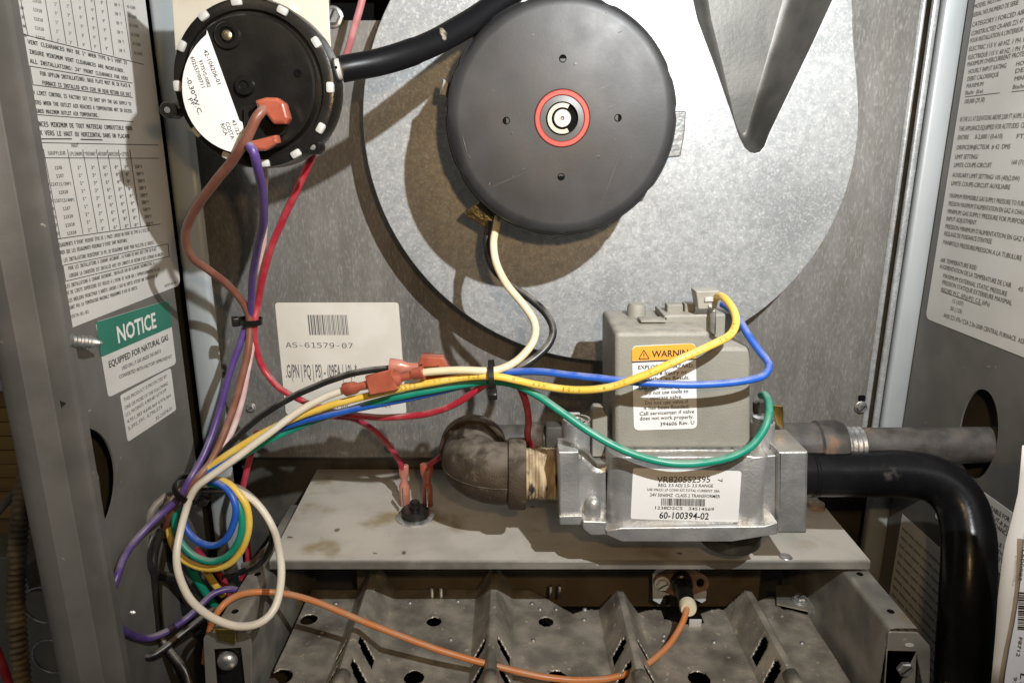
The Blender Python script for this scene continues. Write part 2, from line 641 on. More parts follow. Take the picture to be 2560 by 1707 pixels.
# corner posts beside the back panel
strip('corner_post', [(-0.2400, 0.545), (-0.2390, 0.503), (-0.2375, 0.5005), (-0.2350, 0.4998), (-0.2230, 0.4998), (-0.2200, 0.5008), (-0.2185, 0.5030), (-0.2215, 0.5065), (-0.2420, 0.5485)],
      ZB, ZT, paint_blue, cab, 60)
strip('corner_post', [(0.3120, 0.5490), (0.3010, 0.5390), (0.3005, 0.5325), (0.3010, 0.5305), (0.3030, 0.5298), (0.3195, 0.5298), (0.3215, 0.5306), (0.3222, 0.5330), (0.3225, 0.549)],
      ZB, ZT, paint_blue, cab, 60)

# back panel with a rectangular opening at the top
zb = (P(900, 1142, 0.55) - CAM).z
bp = [W(-0.2450, 0.55, zb), W(0.3390, 0.55, zb), W(0.3390, 0.55, ZT), W(-0.2450, 0.55, ZT)]
prism('back_panel', [bp, [P(*q, 0.55) for q in ((824, 52), (981, 52), (981, -60), (824, -60))]], (0, -1, 0), 0.0015, galv_back, cab)
strip('panel_edge', [(0.2940, 0.5496), (0.2955, 0.5482), (0.2968, 0.5476), (0.2980, 0.5484), (0.2986, 0.5496)], zb, ZT, galv, cab, 60)
strip('panel_edge', [(0.3060, 0.5490), (0.2950, 0.5370), (0.2948, 0.5350), (0.2956, 0.5342), (0.2990, 0.5342), (0.2998, 0.5352), (0.3004, 0.5395)], zb, ZT, galv, cab, 60)
# folded foot of the back panel and the darker sheet below it
v_, f_ = [], []
for k, (d, z) in enumerate([(0.5500, zb), (0.5506, zb - 0.0015), (0.5530, zb - 0.003), (0.5660, zb - 0.005), (0.5680, zb - 0.007), (0.5685, SHELF_Z - 0.006), (0.5685, ZB)]):
    v_ += [W(-0.2385, d, z), W(0.339, d, z)]
f_ = [(2 * i, 2 * i + 1, 2 * i + 3, 2 * i + 2) for i in range(6)]
mesh('lower_panel', v_, f_, dark_sheet, cab, 40)
# casing added to block stray light; jacket and rear painted black for shade
mesh('outer_jacket', [W(-0.266, 0.352, ZB), W(-0.266, 0.60, ZB), W(-0.266, 0.60, ZT), W(-0.266, 0.352, ZT)], [(0, 1, 2, 3)], hole_m, cab)
mesh('rear_casing', [W(-0.266, 0.60, ZB), W(0.340, 0.60, ZB), W(0.340, 0.60, ZT), W(-0.266, 0.60, ZT)], [(0, 1, 2, 3)], hole_m, cab)
mesh('cabinet_base', [W(-0.266, 0.20, ZB), W(0.340, 0.20, ZB), W(0.340, 0.60, ZB), W(-0.266, 0.60, ZB)], [(0, 1, 2, 3)], dark_sheet, cab)
mesh('cabinet_top', [W(-0.266, 0.35, ZT), W(0.340, 0.35, ZT), W(0.340, 0.60, ZT), W(-0.266, 0.60, ZT)], [(0, 1, 2, 3)], dark_sheet, cab)


def hex_screw(c, n, r, mat, parent, name='screw', slot_ang=0.6, washer=True):
    """slotted hex-washer head looking along n"""
    u, v, n = basis(n)
    c = Vector(c)
    prof = [(r * 1.0, 0.0), (r * 1.0, r * 0.14), (r * 0.9, r * 0.2)] if washer else [(r * 0.85, 0), (r * 0.85, r * 0.1)]
    o = lathe(name, prof, c, n, mat, parent, 24)
    hx = lathe('screw_head', [(r * 0.80, r * 0.15), (r * 0.80, r * 0.62), (r * 0.68, r * 0.74), (r * 0.5, r * 0.72)], c, n, mat, None, 6, 20)
    hx.parent = o
    hx.location = (0, 0, 0)
    d = u * math.cos(slot_ang) + v * math.sin(slot_ang)
    e = n.cross(d)
    q = [c + n * r * 0.755 + d * a * r * 0.62 + e * b * r * 0.10 for a, b in ((-1, -1), (1, -1), (1, 1), (-1, 1))]
    s = mesh('screw_slot', q, [(0, 1, 2, 3)], ink, None)
    s.parent = o
    return o


hex_screw(P(833, 43, 0.549), (0, -1, 0), 0.0075, zinc, cab, slot_ang=1.1)
hex_screw(P(2152, 1017, 0.549), (0, -1, 0), 0.0052, zinc, cab, slot_ang=0.9)
plate('slot_hole', [rp([(2146, 988), (2164, 988), (2163, 1003), (2146, 1003)], 4)], 0.5492, 0.0003, hole_m, cab)
hex_screw(P(628, 1018, 0.549), (0, -1, 0), 0.004, zinc, cab)
plate('slot_hole', [circ(973, 1118, 13, ry=14)], 0.5492, 0.0003, dark_sheet, cab)


def pointed_screw(p0, p1, r, parent):
    p0, p1 = Vector(p0), Vector(p1)
    L = (p1 - p0).length
    prof = []
    n = 9
    for i in range(n):
        t = i / n
        rr = r * (1 if t < 0.55 else 1 - (t - 0.55) / 0.45 * 0.8)
        prof += [(rr * 0.72, t * L), (rr, (t + 0.3 / n) * L), (rr * 0.98, (t + 0.42 / n) * L), (rr * 0.70, (t + 0.75 / n) * L)]
    prof.append((0.0001, L))
    return lathe('screw_tip', prof, p0, p1 - p0, zinc, parent, 16, 30)


pointed_screw(P(176, 850, 0.352), P(256, 858, 0.372), 0.0034, cab)
pointed_screw(P(300, 1527, 0.375), P(342, 1532, 0.388), 0.0028, cab)
# black behind the left hole is the jacket, painted dark for shade; small tang punched in the lip
mesh('punched_tang', [P(149, 1000, 0.3465), P(153, 1020, 0.3465), P(166, 1008, 0.341)], [(0, 1, 2)], dark_sheet, cab)

# =================================================================== stickers on the cabinet
fl = sidewall(XL)


def lab(name, label, loc, cat='sticker', group=None):
    return thing(name, label, cat, loc, group)


s1 = lab('clearance_sticker', 'tall white sticker of clearance tables and French text on the left side panel', fl(250, 600))
z3 = lambda x, y: (x / 3.647, y / 3.647)
z3b = lambda x, y: (x / 3.647, 400 + y / 3.647)
tl = PXp(20, 300, XL); br = PXp(450, 712, XL); top = CAM.z + ZT - 0.01
yl = PXp(166, 806, XL)
crn = [Vector((XL, br.y, top)), Vector((XL, -0.1965, top)), Vector((XL, -0.1965, br.z)), Vector((XL, br.y, br.z))]
lp = []
for i, p in enumerate(crn):
    if i == 3:
        for a in range(6):
            t = a / 5 * math.pi / 2
            lp.append(p + Vector((0, -0.005 + 0.005 * math.sin(t), 0.005 - 0.005 * math.cos(t))))
    else:
        lp.append(p)
prism('backing', [[p + Vector((0.0004, 0, 0)) for p in lp]], (1, 0, 0), 0.0003, white_label, s1, sm=None)
pr = Print(fl, 0.0006)
for k, (ax, ay, bx, by, h, t) in enumerate([
        (245, 400, 1150, 590, 52, "VENT CLEARANCES MAY BE 1\" WHEN TYPE B-1 VENT IS"),
        (262, 490, 1125, 665, 52, "INSURE MINIMUM VENT CLEARANCES ARE MAINTAINED."),
        (265, 575, 1160, 735, 52, "ALL INSTALLATIONS: 24\" FRONT CLEARANCE FOR SERV"),
        (360, 690, 1180, 800, 52, "FOR UPFLOW INSTALLATIONS: BASE PLATE MUST BE IN PLACE W"),
        (380, 775, 1190, 880, 52, "FURNACE IS INSTALLED WITH SIDE OR REAR RETURN AIR DUCT"),
        (235, 855, 1188, 965, 52, "HIGH LIMIT CONTROL IS FACTORY SET TO SHUT OFF THE GAS SUPPLY TO"),
        (240, 945, 1195, 1030, 52, "BURNERS WHEN THE OUTLET AIR REACHES A TEMPERATURE NOT IN EXCESS"),
        (250, 1025, 890, 1070, 52, "DESIGNED MAXIMUM OUTLET AIR TEMPERATURE."),
        (275, 1150, 1200, 1190, 62, "ARANCES MINIMUM DE TOUT MATERIAU COMBUSTIBLE POUR"),
        (290, 1230, 1175, 1262, 62, "FLUX VERS LE HAUT OU HORIZONTAL DANS UN PLACARD")]):
    pr.text(t, z3(ax, ay), z3(bx, by), h / 3.647, MONO, bold=0.00018)
for a, b in (((140, 300), (1300, 590)), ((260, 605), (1200, 760)), ((290, 775), (1200, 890)), ((260, 1042), (1210, 1112)),
             ((300, 1300), (1440, 1325)), ((318, 1440), (1440, 1445))):
    pr.line(z3(*a), z3(*b), 1.7)
pr.line(z3(260, 600), z3(290, 775), 1.5)
for a, b in (((300, 1268), (645, 1268)), ((725, 1272), (925, 1278))):
    pr.line(z3(*a), z3(*b), 2.6)
for a, b, t in (((320, 1345), (365, 1345), 'ELE'), ((322, 1425), (372, 1425), 'TU)'), ((432, 1415), (590, 1413), 'SOUFFLEUR'), ((645, 1345), (710, 1345), 'HAUT'),
                ((628, 1420), (748, 1420), '(PLENUM)'), ((765, 1420), (865, 1421), '*DEVANT'), ((888, 1422), (972, 1422), '#ÉVENT'),
                ((985, 1423), (1078, 1423), 'ARRIÈRE'), ((1092, 1424), (1165, 1424), '•CÔTÉS')):
    pr.text(t, z3(*a), z3(*b), 48 / 3.647, MONO)
# the upper table: columns of faint repeated entries
for i, (xt, xb, t, wt) in enumerate([(120, 175, '100,000', 60), (270, 320, '11X10', 80), (478, 512, '1"', 22), (590, 628, '3"', 22), (698, 748, '6"', 22), (815, 852, '0"', 20),
                                     (905, 958, '0"', 20), (1025, 1080, '190 °F', 55), (1140, 1215, '46-61009', 75)]):
    for r in range(7):
        tt = r / 6
        x = xt + (xb - xt) * tt
        y0 = -190 + r * 82 + x * 0.16
        pr.text(t, z3(x, y0), z3(x + wt, y0 + wt * 0.2), 40 / 3.647, MONO)
for xt, xb, ye in ((170, 245, 330), (405, 465, 375), (535, 595, 405), (640, 702, 430), (765, 825, 462), (860, 915, 485), (970, 1030, 512), (1120, 1190, 550)):
    pr.line(z3(xt - 45, -250), z3(xb, ye), 1.3)
# the lower table
rows = ['11X6', '11X7', '11X7(1/2HP)', '11X10', '11X7(3/4HP)', '11X7', '11X10', '11X10', '11X10']
for r, t in enumerate(rows):
    y = 85 + r * 75.5
    sx = r * 15.2
    lw = len(t) * 16.5
    pr.text(t, z3b(525 + sx - lw / 2 - (8 if len(t) > 6 else 0), y + 3 - r * 0.6), z3b(525 + sx + lw / 2 - (8 if len(t) > 6 else 0), y - 2 - r * 2.0), 42 / 3.647, MONO, bold=0.0001)
    pr.text('000', z3b(357 + r * 14.3, y + 1), z3b(412 + r * 14.3, y - r * 0.6), 42 / 3.647, MONO, bold=0.0001)
    for xx, yy, t2, s_ in ((700, 0, '1"', 12.2), (825, 0, '3"', 11.4), (935, -2, '6"', 12.0), (1040, -4, '0"', 11.6), (1130, -6, '0"', 11.5), (1225, -8, '180°F', 12.3)):
        yo = y + yy - r * (xx - 300) / 90.0
        pr.text(t2, z3b(xx + r * s_, yo), z3b(xx + 30 + r * s_ + (35 if len(t2) > 3 else 0), yo - r * 0.6), 42 / 3.647, MONO, bold=0.0001)
for (x0, y0, x1, y1) in ((385, -100, 540, 712), (605, -95, 748, 675), (745, -95, 880, 660), (868, -95, 993, 645), (970, -92, 1092, 632), (1072, -92, 1185, 617), (1175, -92, 1275, 605)):
    pr.line(z3b(x0, y0), z3b(x1, y1), 1.3)
pr.line(z3b(468, 727), z3b(1455, 585), 1.7)
for ax, ay, bx, by, h, t in [
        (478, 805, 1355, 650, 62, "ES DÉGAGEMENTS D'ÉVENT PEUVENT ÊTRE DE 1 POUCE LORSQU'UN ÉVENT DE TYPE B-1 UTILISÉ"),
        (495, 872, 1155, 745, 62, "ASSURER QUE LES DÉGAGEMENTS MINIMAUX D'ÉVENT SONT MAINTENUS."),
        (510, 945, 1400, 765, 62, "UTES LES INSTALLATIONS REQUIÈRENT 24 PO. DE DÉGAGEMENT AVANT POUR FACILITER LE SERVICE."),
        (615, 1005, 1420, 825, 58, "POUR LES INSTALLATIONS À COURANT ASCENDANT, LA PLAQUE DE BASE DOIT ÊTRE EN PLACE"),
        (625, 1072, 1490, 868, 58, "LORSQUE LA CHAUDIÈRE EST INSTALLÉE AVEC DES CONDUITS DE RETOUR D'AIR LATÉRAUX OU ARRIÈRE."),
        (555, 1180, 1400, 950, 58, "UR LES INSTALLATIONS À COURANT ASCENDANT, INSTALLER SUR UN PLANCHER INCOMBUSTIBLE À"),
        (560, 1240, 1450, 1005, 58, "MANDE DE LIMITE SUPÉRIEURE EST RÉGLÉE À L'USINE DE FAÇON QUE L'APPROVISIONNEMENT EN GAZ"),
        (580, 1310, 1430, 1065, 58, "ES LES BRÛLEURS PRINCIPAUX S'ARRÊTE LORSQUE L'AIR DE SORTIE ATTEINT UNE TEMPÉRATURE NE"),
        (590, 1375, 1250, 1175, 58, "PASSANT PAS LA TEMPÉRATURE MAXIMALE PROGRAMMÉE D'AIR DE SORTIE."),
        (600, 1455, 800, 1395, 52, "-101574-01-02"), (1495, 1160, 1598, 1125, 40, "101574-01-02")]:
    pr.text(t, z3b(ax, ay), z3b(bx, by), h / 3.647 * 0.82, MONO, bold=0.00006)
for a, b in (((563, 962), (1525, 765)), ((590, 1105), (1535, 880)), ((563, 962), (590, 1105)), ((1525, 765), (1535, 880))):
    pr.line(z3b(*a), z3b(*b), 1.5)
pr.build('printed_text', ink, s1)

z4 = lambda x, y: (x / 3.647, 750 + y / 3.647)
s2 = lab('notice_sticker', 'white sticker with green NOTICE header on the left side panel', fl(340, 880))
sticker('backing', [z4(868, 200), z4(1530, 0), z4(1602, 580), z4(985, 888)], fl, white_label, s2, r=9)
sticker('green_header', [z4(870, 202), z4(1528, 2), z4(1562, 243), z4(916, 520)], fl, green_ink, s2, r=4, lift=0.0006)
pw = Print(fl, 0.0008)
pw.text('NOTICE', z4(1068, 390), z4(1418, 245), 160 / 3.647, bold=0.0006)
pw.build('header_text', white_ink, s2)
pk = Print(fl, 0.0006)
pk.text('EQUIPPED FOR NATURAL GAS', z4(988, 618), z4(1528, 362), 66 / 3.647, bold=0.0003)
pk.text('USED ON L. P. GAS UNLESS THE UNIT IS', z4(1105, 640), z4(1460, 478), 38 / 3.647)
pk.text('CONVERTED WITH FACTORY APPROVED KIT', z4(1080, 718), z4(1560, 525), 38 / 3.647)
pk.build('printed_text', ink, s2)

s3 = lab('patent_sticker', 'small plain white patent sticker below the green-headed notice', fl(370, 1015))
sticker('backing', [z4(1092, 868), z4(1552, 618), z4(1602, 1000), z4(1162, 1292)], fl, white_label, s3, r=6)
pk = Print(fl, 0.0006)
for a, b, t in (((1122, 930), (1515, 705), 'THIS PRODUCT IS PROTECTED BY'), ((1132, 1000), (1525, 772), 'ONE OR MORE OF THE FOLLOWING'),
                ((1142, 1065), (1510, 830), 'U.S. PATENTS: 4,989,483 4,519,539'), ((1152, 1125), (1550, 880), '4,951,383 4,640,464 4,976,464'),
                ((1162, 1190), (1470, 985), '5,392,591; 4,790,573'), ((1415, 1100), (1560, 998), '92-21074-01')):
    pk.text(t, z4(*a), z4(*b), 38 / 3.647)
pk.build('printed_text', grey_ink, s3)

fr = sidewall(XR)
zr = lambda x, y: (2050 + x / 3.647, y / 3.647)
zr2 = lambda x, y: (2050 + x / 3.647, 400 + y / 3.647)
s4 = lab('rating_sticker', 'large white rating sticker of serif text on the right side panel', fr(2480, 500))
c4 = PXp(2326, 800, XR); c4t = PXp(2428, 0, XR)
c4.y = 0.519 - 0.55
lp = [Vector((XR - 0.0004, c4.y, CAM.z + ZT - 0.02)), Vector((XR - 0.0004, -0.345, CAM.z + ZT - 0.02)), Vector((XR - 0.0004, -0.345, c4.z))]
for a in range(6):
    t = a / 5 * math.pi / 2
    lp.append(Vector((XR - 0.0004, c4.y - 0.005 + 0.005 * math.sin(t), c4.z + 0.005 - 0.005 * math.cos(t))))
prism('backing', [lp], (-1, 0, 0), 0.0003, white_label, s4, sm=None)
pk = Print(fr, 0.0006)
for a, b, h, t in [
        ((1410, 85), (2000, -95), 42, 'MODEL NO./NUMERO DE MODELE'), ((1400, 160), (1815, 45), 42, 'SERIAL NO./NUMERO DE SERIE'),
        ((1392, 250), (2100, 75), 42, 'CATEGORY I FORCED AIR FURNACE'), ((1385, 330), (2100, 150), 42, 'CONSTRUCTED CR-ANSI Z21.47 CATEGORIE I'),
        ((1375, 395), (2050, 245), 42, 'POUR INSTALLATION A L\'INTERIEUR SEULEMENT'), ((1365, 470), (1950, 370), 42, 'ELECTRIC 115 V. 60 HZ. 1 PH. MAX'),
        ((1357, 545), (1950, 445), 42, 'ELECTRIQUE 115 V. 60 HZ. 1 PH. PUISS.'), ((1350, 610), (1990, 490), 42, 'MAXIMUM OVERCURRENT PROTECTION'),
        ((1360, 675), (1705, 620), 42, 'HOURLY INPUT RATING'), ((1350, 742), (1635, 700), 42, 'DEBIT CALORIFIQUE'), ((1343, 805), (1495, 785), 40, 'MAXIMUM'),
        ((1333, 868), (1492, 850), 40, 'Btu/hr  (Kw)'), ((1325, 948), (1507, 930), 44, '100,000 (29.30)'),
        ((1795, 605), (1990, 575), 42, 'HOURLY'), ((1788, 670), (1960, 640), 42, 'DEBIT'), ((1780, 740), (1990, 710), 42, 'MINIMUM'), ((1765, 815), (1990, 790), 42, 'Btu/hr  (Kw)'),
        ((1283, 1112), (1960, 1070), 44, 'IN THE U.S. AT ELEVATIONS ABOVE 2,000 FT (610M), DERATE'), ((1272, 1197), (1960, 1160), 44, 'THIS APPLIANCE EQUIPPED FOR ALTITUDES  CET APP'),
        ((1262, 1275), (1362, 1270), 42, 'ENTIRE'), ((1420, 1270), (1670, 1262), 44, '0-2,000 / (0-610)'), ((1800, 1265), (1960, 1260), 44, 'FT./PI.'),
        ((1250, 1365), (1740, 1358), 42, 'ORIFICE/INJECTEUR  # 42  DMS'), ((1238, 1450), (1448, 1450), 42, 'LIMIT SETTING/'), ((1228, 1525), (1570, 1528), 42, 'LIMITE COUPE-CIRCUIT'),
        ((1755, 1500), (1960, 1500), 44, '160 (71) F(C)')]:
    pk.text(t, zr(*a), zr(*b), h / 3.647)
for a, b, h, t in [
        ((1213, 155), (1825, 192), 42, 'AUXILIARY LIMIT SETTING/ 105 (40)(2.0W)'), ((1203, 232), (1740, 270), 42, 'LIMITE COUPE-CIRCUIT AUXILIAIRE'),
        ((1188, 342), (1950, 432), 42, 'MAXIMUM PERMISSIBLE GAS SUPPLY PRESSURE TO FURNACE'), ((1178, 415), (1950, 512), 42, 'PRESSION MAXIMUM D\'ALIMENTATION EN GAZ A CHAUDIERE'),
        ((1170, 485), (1950, 598), 42, 'MINIMUM GAS SUPPLY PRESSURE FOR PURPOSES OF'), ((1160, 552), (1430, 592), 42, 'INPUT ADJUSTMENT'),
        ((1150, 622), (1960, 762), 42, 'PRESSION MINIMUM D\'ALIMENTATION EN GAZ POUR'), ((1140, 688), (1572, 765), 42, 'RÉGLAGE DE PUISSANCE D\'ENTRÉE'),
        ((1130, 765), (1845, 918), 42, 'MANIFOLD PRESSURE/PRESSION A LA TUBULURE'), ((1105, 928), (1437, 1005), 42, 'AIR TEMPERATURE RISE/'),
        ((1097, 985), (1750, 1165), 42, 'AUGMENTATION DE LA TEMPÉRATURE DE L\'AIR'), ((1812, 1190), (1960, 1232), 46, '45 (25)'), ((1130, 1070), (1710, 1242), 42, 'MAXIMUM EXTERNAL STATIC PRESSURE'),
        ((1122, 1130), (1755, 1325), 42, 'PRESSION STATIQUE EXTÉRIEURE MAXIMAL'), ((1113, 1195), (1552, 1335), 40, 'INCHES W.C. (kPa)-PO. C.E. (kPa)'),
        ((1205, 1298), (1312, 1330), 40, '.15 (.037)'), ((1190, 1365), (1300, 1400), 40, '.50 (.125)'), ((1132, 1430), (2000, 1722), 42, 'ANSI Z21.47b-*CSA 2.3b-2008 CENTRAL FURNACE  ASSEMBLED')]:
    pk.text(t, zr2(*a), zr2(*b), h / 3.647)
pk.line(zr(1330, 886), zr(1648, 848), 1.6)
pk.line(zr(1755, 838), zr(1990, 815), 1.6)
pk.line(zr2(1110, 1197), zr2(1480, 1325), 1.5)
pk.build('printed_text', grey_ink, s4)

zq = lambda x, y: (1960 + x / 3.093, 1200 + y / 3.093)
s5 = lab('venting_sticker', 'white sticker half hidden by the black bent pipe and the hanging paper tag', fr(2480, 1320))
a5 = PXp(2337, 1300, XR); b5 = PXp(2468, 1235, XR); e5 = PXp(2524, 1350, XR); g5 = PXp(2503, 1433, XR)
sq = [Vector((XR - 0.0004, a5.y, b5.z)), Vector((XR - 0.0004, e5.y, b5.z)), Vector((XR - 0.0004, e5.y, g5.z)), Vector((XR - 0.0004, a5.y, g5.z))]
prism('backing', [sq], (-1, 0, 0), 0.0003, cream_label, s5, sm=None)
pk = Print(fr, 0.0006)
for a, b, t in (((1605, 230), (1750, 325), 'TABLE FOR'), ((1615, 295), (1745, 395), 'K-IT-R PO'), ((1620, 350), (1740, 440), 'RDANCE'), ((1632, 410), (1652, 425), 'N'),
                ((1640, 490), (1735, 560), 'BLE W'), ((1640, 545), (1705, 600), 'GTH I'), ((1640, 600), (1700, 650), 'E TY'), ((1640, 665), (1690, 705), '2  2')):
    pk.text(t, zq(*a), zq(*b), 40 / 3.093)
pk.build('printed_text', ink, s5)

s6 = lab('wiring_sticker', 'grey text sticker in shadow low on the right panel behind the pipe', fr(2260, 1450))
t6 = PXp(2257, 1283, XR)
sq = [Vector((XR - 0.0004, t6.y, t6.z)), Vector((XR - 0.0004, t6.y - 0.10, t6.z)), Vector((XR - 0.0004, t6.y - 0.10, t6.z - 0.20)), Vector((XR - 0.0004, t6.y, t6.z - 0.20))]
prism('backing', [sq], (-1, 0, 0), 0.0003, white_label, s6, sm=None)
k6 = []
for r in range(24):
    z = t6.z - 0.012 - r * 0.0075
    y0 = t6.y - 0.004
    for s in range(7):
        ln = random.uniform(0.006, 0.013)
        k6.append([Vector((XR - 0.0010, y0, z)), Vector((XR - 0.0010, y0 - ln, z)), Vector((XR - 0.0010, y0 - ln, z + 0.0022)), Vector((XR - 0.0010, y0, z + 0.0022))])
        y0 -= ln + 0.0015
mesh('printed_text', [p for q in k6 for p in q], [tuple(range(4 * i, 4 * i + 4)) for i in range(len(k6))], M('pale_ink', (0.3, 0.3, 0.29), 0.6), s6)

zl = lambda x, y: (640 + x / 3.484, 730 + y / 3.484)
fb = front(0.55)
s7 = lab('serial_sticker', 'white bar code sticker AS-61579-07 on the back panel behind the wires', fb(850, 900))
sticker('backing', [zl(165, 92), zl(1242, 90), zl(1312, 1062), zl(262, 1062)], fb, cream_label, s7, r=9)
pk = Print(fb, 0.0006)
pk.text('AS-61579-07', zl(262, 480), zl(845, 488), 62 / 3.484, MONO)
pk.text('.G(PN | PQ | PS) - (09EA | 10) .*', zl(265, 742), zl(885, 742), 118 / 3.484, bold=0.0003)
pk.text('5/26/08  10:39 AM', zl(560, 1010), zl(1170, 1005), 52 / 3.484, MONO)
x = 450.0
random.seed(11)
while x < 800:
    wd = random.choice((5, 5, 8, 12))
    pk.poly([zl(x, 198), zl(x + 18, 372), zl(x + 18 + wd, 372), zl(x + wd, 198)])
    x += wd + random.choice((5, 6, 9))
pk.build('printed_text', M('faded_ink', (0.13, 0.13, 0.13), 0.6), s7)

# =================================================================== blower housing
bl = thing('blower_housing', 'round galvanised blower housing plate behind the black motor', 'blower housing', P(1525, 300, 0.515))
outl = []
R = 620
for i in range(120):
    a = 2 * math.pi * i / 120
    x, y = 1527 + R * math.cos(a), 283 + R * math.sin(a)
    if x > 1527 and y < 283:
        t = min(1, (283 - y) / 260)
        x += 0 if a == 0 else (R - (x - 1527)) * 0.75 * t
    outl.append((x, y))
outl = [(x, y) for x, y in outl if y > -330]
vr = [(1700, -160), (1722, -50), (1745, 50), (1790, 170), (1830, 285), (1848, 340), (1862, 368), (1875, 380), (1887, 383), (1899, 380), (1910, 367), (1922, 335), (1965, 245), (2030, 110), (2085, -10), (2150, -160)]
fd = front(0.515)
plate('face_plate', [outl, vr], 0.515, 0.0022, galv, bl, 0.0006)
# rim wall behind the plate
ring = [fd(*p) for p in outl]
cen = fd(1527, 283)
inner = [cen + (p - cen) * 0.955 for p in ring]
n_ = len(inner)
mesh('scroll_wall', [p + Vector((0, 0.002, 0)) for p in inner] + [p + Vector((0, 0.0345, 0)) for p in inner],
     [(i, (i + 1) % n_, n_ + (i + 1) % n_, n_ + i) for i in range(n_)], galv_back, bl, 60)
# V-shaped pocket pressed into the plate, its shade painted as darker steel
lv = []
spec = [(0.0, 1.0, 0.0), (0.0012, 0.985, -1.5), (0.005, 0.94, -6), (0.020, 0.74, -26), (0.0245, 0.68, -33), (0.0265, 0.62, -42), (0.0270, 0.56, -52)]
for dep, sc, dy in spec:
    row = []
    for (x, y) in vr:
        axx = 1889 + (y - 383) * 0.02
        row.append(P(axx + (x - axx) * sc, y + dy * max(0, (y + 160) / 543), 0.5151) + Vector((0, dep, 0)))
    lv.append(row)
nn = len(vr)
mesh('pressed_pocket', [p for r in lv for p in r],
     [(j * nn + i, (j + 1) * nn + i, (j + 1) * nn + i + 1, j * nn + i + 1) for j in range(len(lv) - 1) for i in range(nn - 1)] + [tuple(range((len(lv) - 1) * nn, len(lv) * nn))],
     M('pocket_shade_steel', (0.085, 0.082, 0.074), 0.45, 0.4, (0.135, 0.13, 0.12), 30, bump=0.12, rvar=0.1, specks=((0.6, 0.6, 0.58), 140, 0.76)), bl, 50)

# =================================================================== motor
mc = P(1405, 297, 0.430)
mo = thing('blower_motor', 'round black blower motor cover with a red ring round its shaft', 'motor', mc)
ax = Vector((0, -1, 0))
RM = 0.0682
prof = [(RM - 0.0040, -0.034), (RM - 0.0005, -0.033), (RM, -0.0100), (RM + 0.0007, -0.0096), (RM + 0.0007, -0.0078), (RM - 0.0001, -0.0074), (RM - 0.0002, -0.0045), (RM - 0.0014, -0.0018), (RM - 0.0036, -0.0005), (RM - 0.0070, 0.0), (RM - 0.0078, 0.00003),
        (RM * 0.55, 0.0006), (0.0185, 0.0010), (0.0165, 0.0010), (0.0155, 0.0002), (0.0148, -0.0035)]
verts, faces = [], []
seg = 96
u_, v__, n__ = basis(ax)
for r, h in prof:
    for k in range(seg):
        a = 2 * math.pi * k / seg
        rr = r
        if h <= -0.0040 and r > 0.06:
            for nt_ in (0.05, 0.42, 1.2, 1.9, 2.7, 3.05, 3.6, 4.4, 4.72, 5.6):
                if abs((a - nt_ + math.pi) % (2 * math.pi) - math.pi) < 0.034:
                    rr = r - 0.0009
        verts.append(mc + n__ * h + u_ * rr * math.cos(a) + v__ * rr * math.sin(a))
for i in range(len(prof) - 1):
    for k in range(seg):
        k2 = (k + 1) % seg
        faces.append((i * seg + k, i * seg + k2, (i + 1) * seg + k2, (i + 1) * seg + k))
mesh('cover', verts, faces, motor_m, mo, 38)
lathe('sealing_ring', [(0.0129, -0.001), (0.0130, 0.0012), (0.0134, 0.0016), (0.0156, 0.0016), (0.0160, 0.0012), (0.0161, 0.0005)], mc, ax, red_ring, mo, 48, caps=False)
lathe('bearing_housing', [(0.0128, -0.004), (0.0128, 0.0008), (0.0095, 0.0012), (0.0090, -0.002)], mc, ax, M('bearing_grey', (0.10, 0.10, 0.10), 0.45, 0.4), mo, 40, caps=False)
lathe('bearing_well', [(0.0098, -0.004), (0.0098, -0.0012), (0.0096, -0.0010)], mc, ax, hole_m, mo, 32)
cring = []
for j, (r, h) in enumerate(((0.0062, 0.0012), (0.0062, 0.0026), (0.0086, 0.0026), (0.0086, 0.0012))):
    for k in range(25):
        a = math.radians(62 + k / 24 * 236)
        cring.append(mc + n__ * h + u_ * r * math.cos(a) + v__ * r * math.sin(a))
cf = [(j * 25 + k, j * 25 + k + 1, ((j + 1) % 4) * 25 + k + 1, ((j + 1) % 4) * 25 + k) for j in range(4) for k in range(24)] + [(0, 25, 50, 75), (24, 99, 74, 49)]
mesh('retaining_clip', cring, cf, M('nickel_clip', (0.36, 0.31, 0.26), 0.5, 0.6), mo, 30)
lathe('shaft', [(0.0052, -0.002), (0.0052, 0.0036), (0.0048, 0.0042), (0.0012, 0.0042), (0.0004, 0.0036)], mc, ax, silver, mo, 28)
for px, py in ((1407, 147), (1266, 302), (1545, 295), (1403, 442)):
    c = P(px, py, 0.4295)
    lathe('vent_hole', [(0.00215, -0.0005), (0.00215, 0.0006), (0.0019, 0.0008), (0.0017, 0.0002)], c, ax, hole_m, mo, 18)
for px, py in ((1437, 162), (1280, 333), (1495, 392)):
    lathe('dimple', [(0.0044, -0.0004), (0.0030, 0.0001), (0.0015, 0.0004), (0.0003, 0.0005)], P(px, py, 0.4297), ax, motor_m, mo, 20, 80)
sv, sf = [], []
random.seed(21)
